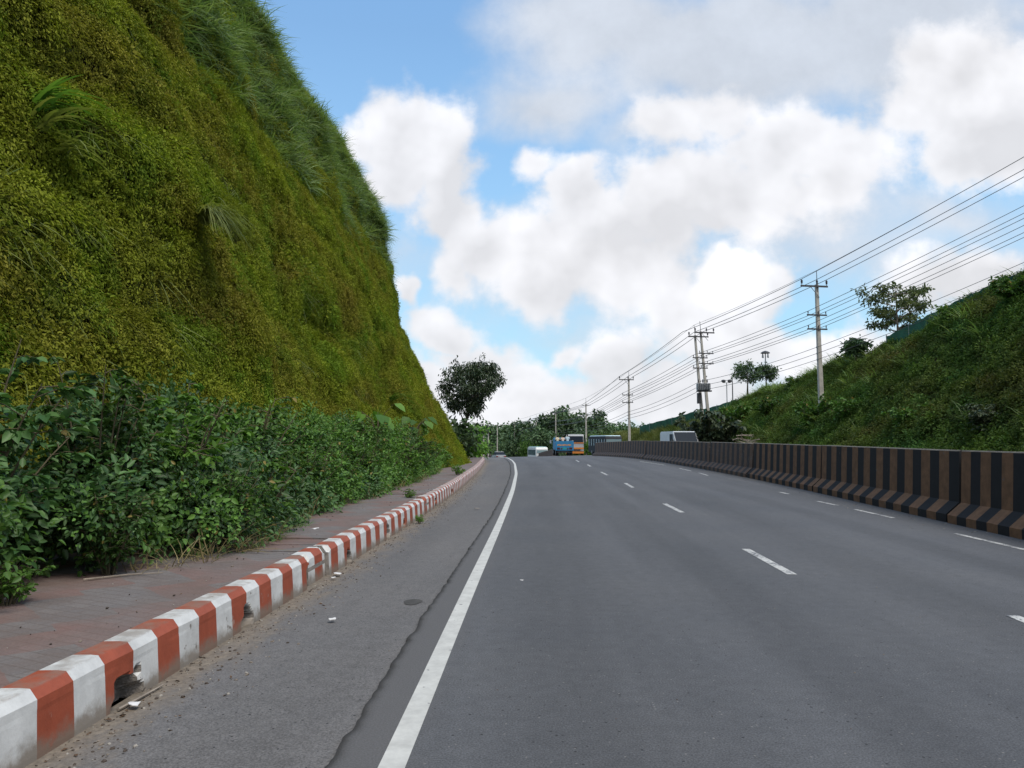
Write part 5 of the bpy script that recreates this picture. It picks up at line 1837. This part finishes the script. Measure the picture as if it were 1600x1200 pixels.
white = car_paint('white_paint', (.62, .64, .64)); paleb = car_paint('pale_blue_paint', (.60, .76, .80)); teal = car_paint('teal_paint', (.05, .26, .24))
bus = make_bus('bus', 9.5, 2.4, 2.75, car_paint('bus_dark_paint', (.03, .035, .04), .9), paleb, 'bus with a pale blue roof and dark side windows behind the barrier end', 6)
place(bus, 9.75, 108, math.atan2(1.9, 9.4))
mini = make_bus('minibus', 6.5, 2.1, 2.35, white, car_paint('greenish_roof', (.30, .45, .42)), 'pale minibus with dark side windows coming over the far crest', 6, cat='minibus')
place(mini, -.35, 133, math.atan2(2.3, 9.0))

# white van on the other carriageway, facing us
van = empty('white_van', (0, 0, 0), 0, 'white van with a wide dark windscreen passing behind the barrier', 'van')
mb = MB(); mb.prism([(0, .35), (4.3, .35), (4.3, 1.9), (4.15, 2.02), (.95, 2.02), (.72, 1.92), (.12, 1.15), (.0, .95)], -.88, .88); vb = mb.build('body', car_paint('van_white', (.60, .62, .64)), van, bevel=.05)
mb = MB(); mb.prism([(.10, 1.18), (.15, 1.13), (.76, 1.93), (.70, 1.955)], -.83, .83); mb.build('windscreen', M['glass'], vb)
for s_ in (-1, 1):
    mb = MB(); mb.prism([(.85, 1.15), (1.7, 1.15), (1.7, 1.8), (.95, 1.8)], min(s_ * .88, s_ * .895), max(s_ * .88, s_ * .895)); mb.build('door_window', M['glass'], vb)
    mb = MB(); mb.box(min(s_ * .93, s_ * 1.06), max(s_ * .93, s_ * 1.06), .6, .7, 1.15, 1.4); mb.build('mirror', M['steel'], vb)
    mb = MB(); mb.box(s_ * .62 - .16, s_ * .62 + .16, -.03, -.002, .7, .9); mb.build('headlight', M['chrome'], vb)
    wheel(van, s_ * .76, .9, .34, .2); wheel(van, s_ * .76, 3.5, .34, .2)
mb = MB(); mb.box(-.86, .86, -.1, -.002, .32, .55); mb.build('bumper', M['steel'], van, bevel=.02)
vx = float(at(1071, 690, 60)[0])
place(van, vx, 59, math.atan2(1.35, 9.5))

# grey car, tail to us, past the crest
carg = empty('grey_car', (0, 0, 0), 0, 'silver grey car seen from behind dropping over the crest', 'car')
gp_ = car_paint('car_silver', (.34, .35, .36), .3)
mb = MB(); mb.prism([(0.02, .3), (4.3, .3), (4.35, .65), (4.2, .8), (3.3, .92), (.35, .98), (.0, .9)], -.86, .86); cb = mb.build('body', gp_, carg, bevel=.07)
mb = MB(); mb.prism([(.45, .98), (3.1, .93), (2.4, 1.42), (1.1, 1.46)], -.74, .74); mb.build('cabin', M['glass'], cb, bevel=.03)
mb = MB(); mb.box(-.70, .70, .95, 2.45, 1.44, 1.50, taper=.9); mb.build('roof', gp_, cb, bevel=.02)
for s_ in (-1, 1):
    mb = MB(); mb.box(s_ * .68 - .15, s_ * .68 + .15, -.03, .015, .66, .82); mb.build('tail_light', plain('car_tail_lens', (.25, .02, .02), .3), cb)
    wheel(carg, s_ * .76, .85, .31, .2); wheel(carg, s_ * .76, 3.4, .31, .2)
mb = MB(); mb.box(-.25, .25, -.02, .012, .55, .68); mb.build('number_plate', M['paper'], cb)
mb = MB(); mb.box(-.88, .88, -.06, .015, .3, .5); mb.build('bumper', M['steel'], cb, bevel=.02)


def depth_for(px, py_top, h):
    """how far down the road a thing of height h must stand for its top to show at a pixel"""
    best = None
    for Y in np.arange(80, 150, .5):
        p = at(px, py_top, Y)
        e = p[2] - (float(zr(p[0], Y)) + h)
        if best is None or abs(e) < best[0]: best = (abs(e), Y, p[0])
    return best[1], best[2]


cy, cx_ = depth_for(783, 706, 1.5)
place(carg, cx_, cy, R(14))

# motorcycle and rider near the kerb past the crest
my, mx = depth_for(766.5, 708.5, 1.62)
bike = empty('motorcycle', (0, 0, 0), 0, 'small dark motorcycle at the kerb just past the crest', 'motorcycle')
for yy_ in (0.0, 1.25):
    mb = MB(); n_ = 18
    mb.tube([(.28 * math.cos(a) * 0, yy_ + .28 * math.cos(a), .3 + .28 * math.sin(a)) for a in np.linspace(0, 2 * math.pi, 19)], .05, 6, caps=False); mb.build('wheel', M['rubber'], bike)
mb = MB(); mb.tube([(0, 0, .3), (0, .35, .5), (0, .8, .55), (0, 1.05, .85), (0, 1.25, .3)], .05, 6); mb.box(-.12, .12, .4, .8, .28, .55); mb.build('frame', M['steel'], bike)
mb = MB(); mb.box(-.13, .13, -.05, .6, .72, .82); mb.build('seat', M['rubber'], bike, bevel=.03)
mb = MB(); mb.box(-.14, .14, .6, .98, .72, .95); mb.build('tank', plain('bike_red', (.18, .02, .02), .35), bike, bevel=.05)
mb = MB(); mb.tube([(-.33, .92, 1.02), (0, 1.02, 1.0), (.33, .92, 1.02)], .018, 6); mb.build('handlebar', M['steel'], bike)
mb = MB(); mb.box(-.06, .06, -.2, -.14, .6, .7); mb.build('tail_light', plain('bike_lens', (.3, .02, .02), .3), bike)
place(bike, mx, my, R(12))


def riding():
    P_ = {'pelvis': ((0, .25, .90), (.15, .12)), 'belly': ((0, .28, 1.04), (.14, .11)), 'chest': ((0, .36, 1.24), (.17, .115)), 'neck0': ((0, .42, 1.36), (.075, .07)),
          'neck': ((0, .44, 1.42), .055), 'head': ((0, .47, 1.53), (.085, .095)), 'crown': ((0, .47, 1.60), (.06, .07)), 'nose': ((0, .57, 1.51), .014)}
    B = [('pelvis', 'belly'), ('belly', 'chest'), ('chest', 'neck0'), ('neck0', 'neck'), ('neck', 'head'), ('head', 'crown'), ('head', 'nose')]
    for s_, q in ((-1, 'l'), (1, 'r')):
        P_[q + 'sh'] = ((s_ * .19, .38, 1.31), .065); P_[q + 'el'] = ((s_ * .29, .58, 1.12), .045)
        P_[q + 'wr'] = ((s_ * .29, .82, 1.05), .03); P_[q + 'pa'] = ((s_ * .285, .88, 1.045), (.036, .02))
        B += [('chest', q + 'sh'), (q + 'sh', q + 'el'), (q + 'el', q + 'wr'), (q + 'wr', q + 'pa')]
        for k in range(4):
            P_[f'{q}f{k}'] = ((s_ * (.25 + k * .021), .945, 1.03), .0085); B.append((q + 'pa', f'{q}f{k}'))
        P_[q + 'th'] = ((s_ * .245, .90, 1.01), .0095); B.append((q + 'pa', q + 'th'))
        P_[q + 'hip'] = ((s_ * .1, .28, .86), .095); P_[q + 'kn'] = ((s_ * .2, .68, .74), .062); P_[q + 'an'] = ((s_ * .2, .5, .36), .042); P_[q + 'to'] = ((s_ * .2, .66, .30), (.042, .03))
        B += [('pelvis', q + 'hip'), (q + 'hip', q + 'kn'), (q + 'kn', q + 'an'), (q + 'an', q + 'to')]

    def cloth(c):
        if c.z > 1.39: return 0
        if c.z > .92: return 0 if abs(c.x) > .2 and c.y > .55 else 1
        return 2 if c.z > .36 else 0
    return {'pts': P_, 'bones': B, 'cloth': cloth}


person('person', 'person in a dark jacket riding the motorcycle past the crest', plain('dark_jacket', (.04, .035, .035), .8), tr1, riding(), (mx, my, float(zr(mx, my))), R(12))


# ------------------------------------------------------------------ small things lying about
def scrap(px, py, sz, label, mat, dz=0.0, name='paper_scrap', cat='litter'):
    q = gp(px, py, dz)
    n = 9
    mb = MB()
    V = [(0, 0, sz * .25)]
    for k in range(n):
        a = 2 * math.pi * k / n; r_ = sz * rng.uniform(.6, 1.1)
        V.append((math.cos(a) * r_, math.sin(a) * r_, sz * rng.uniform(.05, .3)))
    V2 = [(x, y, z - sz * .12) for x, y, z in V]
    mb.add(V + V2, [(0, 1 + k, 1 + (k + 1) % n) for k in range(n)] + [(n + 1, n + 2 + (k + 1) % n, n + 2 + k) for k in range(n)] + [(1 + k, n + 2 + k, n + 2 + (k + 1) % n, 1 + (k + 1) % n) for k in range(n)])
    o = mb.build(name, mat, None)
    o.location = (float(q[0]), float(q[1]), float(q[2]) + sz * .08)
    return setp(o, label, cat)


scrap(520, 968, .035, 'white paper scrap alone in the middle of the shoulder', M['paper'])
scrap(210, 1101, .04, 'crumpled white scrap in the gutter under the broken kerb hole', M['paper'])
scrap(527, 897, .05, 'white scrap in the gutter by the cracked kerb block', M['paper'])
scrap(521, 903, .03, 'tiny white scrap beside the cracked kerb block', M['paper'])
scrap(815, 907, .022, 'small white fleck on the carriageway right of the edge line', M['paper'])
scrap(745, 795, .06, 'small dark lump of rubbish on the shoulder near the edge line', M['concrete'], name='rubbish_lump')
scrap(492, 827, .06, 'pale scrap lying on the far footpath', M['paper'], .27)
scrap(1563, 823, .06, 'pale broken chip lying under the nearest barrier', M['paper'])
for pts, lab in [([(130, 908), (200, 900), (255, 897)], 'long dry stick lying along the near edge of the footpath'), ([(185, 1112), (225, 1090), (255, 1073)], 'thin dry straw lying in the gutter beside the broken kerb hole')]:
    pp = [gp(a, b, .275 if 'footpath' in lab else -.02) + np.array([0, 0, .012]) for a, b in pts]
    mb = MB(); mb.tube(pp, [.009, .008, .004], 5)
    setp(mb.build('dry_stick', M['dry'], None, fixn=False), lab, 'stick')
# grit and leaf litter in the gutter and by the barrier
gr = []
for i in range(3):
    bm = bmesh.new(); bmesh.ops.create_icosphere(bm, subdivisions=1, radius=1)
    for v in bm.verts: v.co *= rng.uniform(.6, 1.2); v.co.z *= .6
    me = bpy.data.meshes.new('grit_stone'); bm.to_mesh(me); bm.free()
    gr.append(proto_obj('grit_stone', me, plain('grit', [(0.20, .17, .14), (.30, .28, .25), (.07, .055, .045)][i], .9, var=.4)))
nl_ = 3
me = leaf_mesh('litter_leaf', [leaves(np.array([[0, 0, .2]]), np.array([[1.0, 0, 0]]), np.array([[0, .2, 1.0]]), np.array([2.6]), np.array([1.1]), .3, .1)], [2])
gr.append(proto_obj('litter_leaf', me, plain('dead_leaf', (.10, .06, .035), .9, var=.4)))
n = 2600
y = 2.5 + 32 * rng.random(n) ** 1.3
x = kerb_x(y) + np.abs(rng.normal(0, .22, n)) + .01
z = zr(x, y) - .024
n2 = 1100
y2 = 8 + 50 * rng.random(n2); x2 = barr_x(y2) - np.abs(rng.normal(0, .4, n2)); z2 = zr(x2, y2) + .002
n3 = 300
y3 = 3 + 22 * rng.random(n3); x3 = -2 + 9 * rng.random(n3); z3 = zr(x3, y3) + .002
n4 = 260
y4 = 4 + 20 * rng.random(n4); x4 = kerb_x(y4) - .25 - 1.1 * rng.random(n4); z4 = zr(x4, y4) + .275
p = np.concatenate([np.stack(q, 1) for q in ((x, y, z), (x2, y2, z2), (x3, y3, z3), (x4, y4, z4))])
m_ = len(p)
rot = np.stack([rng.normal(0, .3, m_), rng.normal(0, .3, m_), rng.random(m_) * 6.28], 1)
sc = 0.005 + 0.012 * rng.random(m_) ** 3
sc[n + n2:n + n2 + n3] *= .45
scatter('gutter_grit', p, rot, sc, rng.choice([0, 0, 1, 2, 2, 3, 3], m_), gr, 'grit, dead leaves and pebbles swept against the kerb and barrier', 'grit')
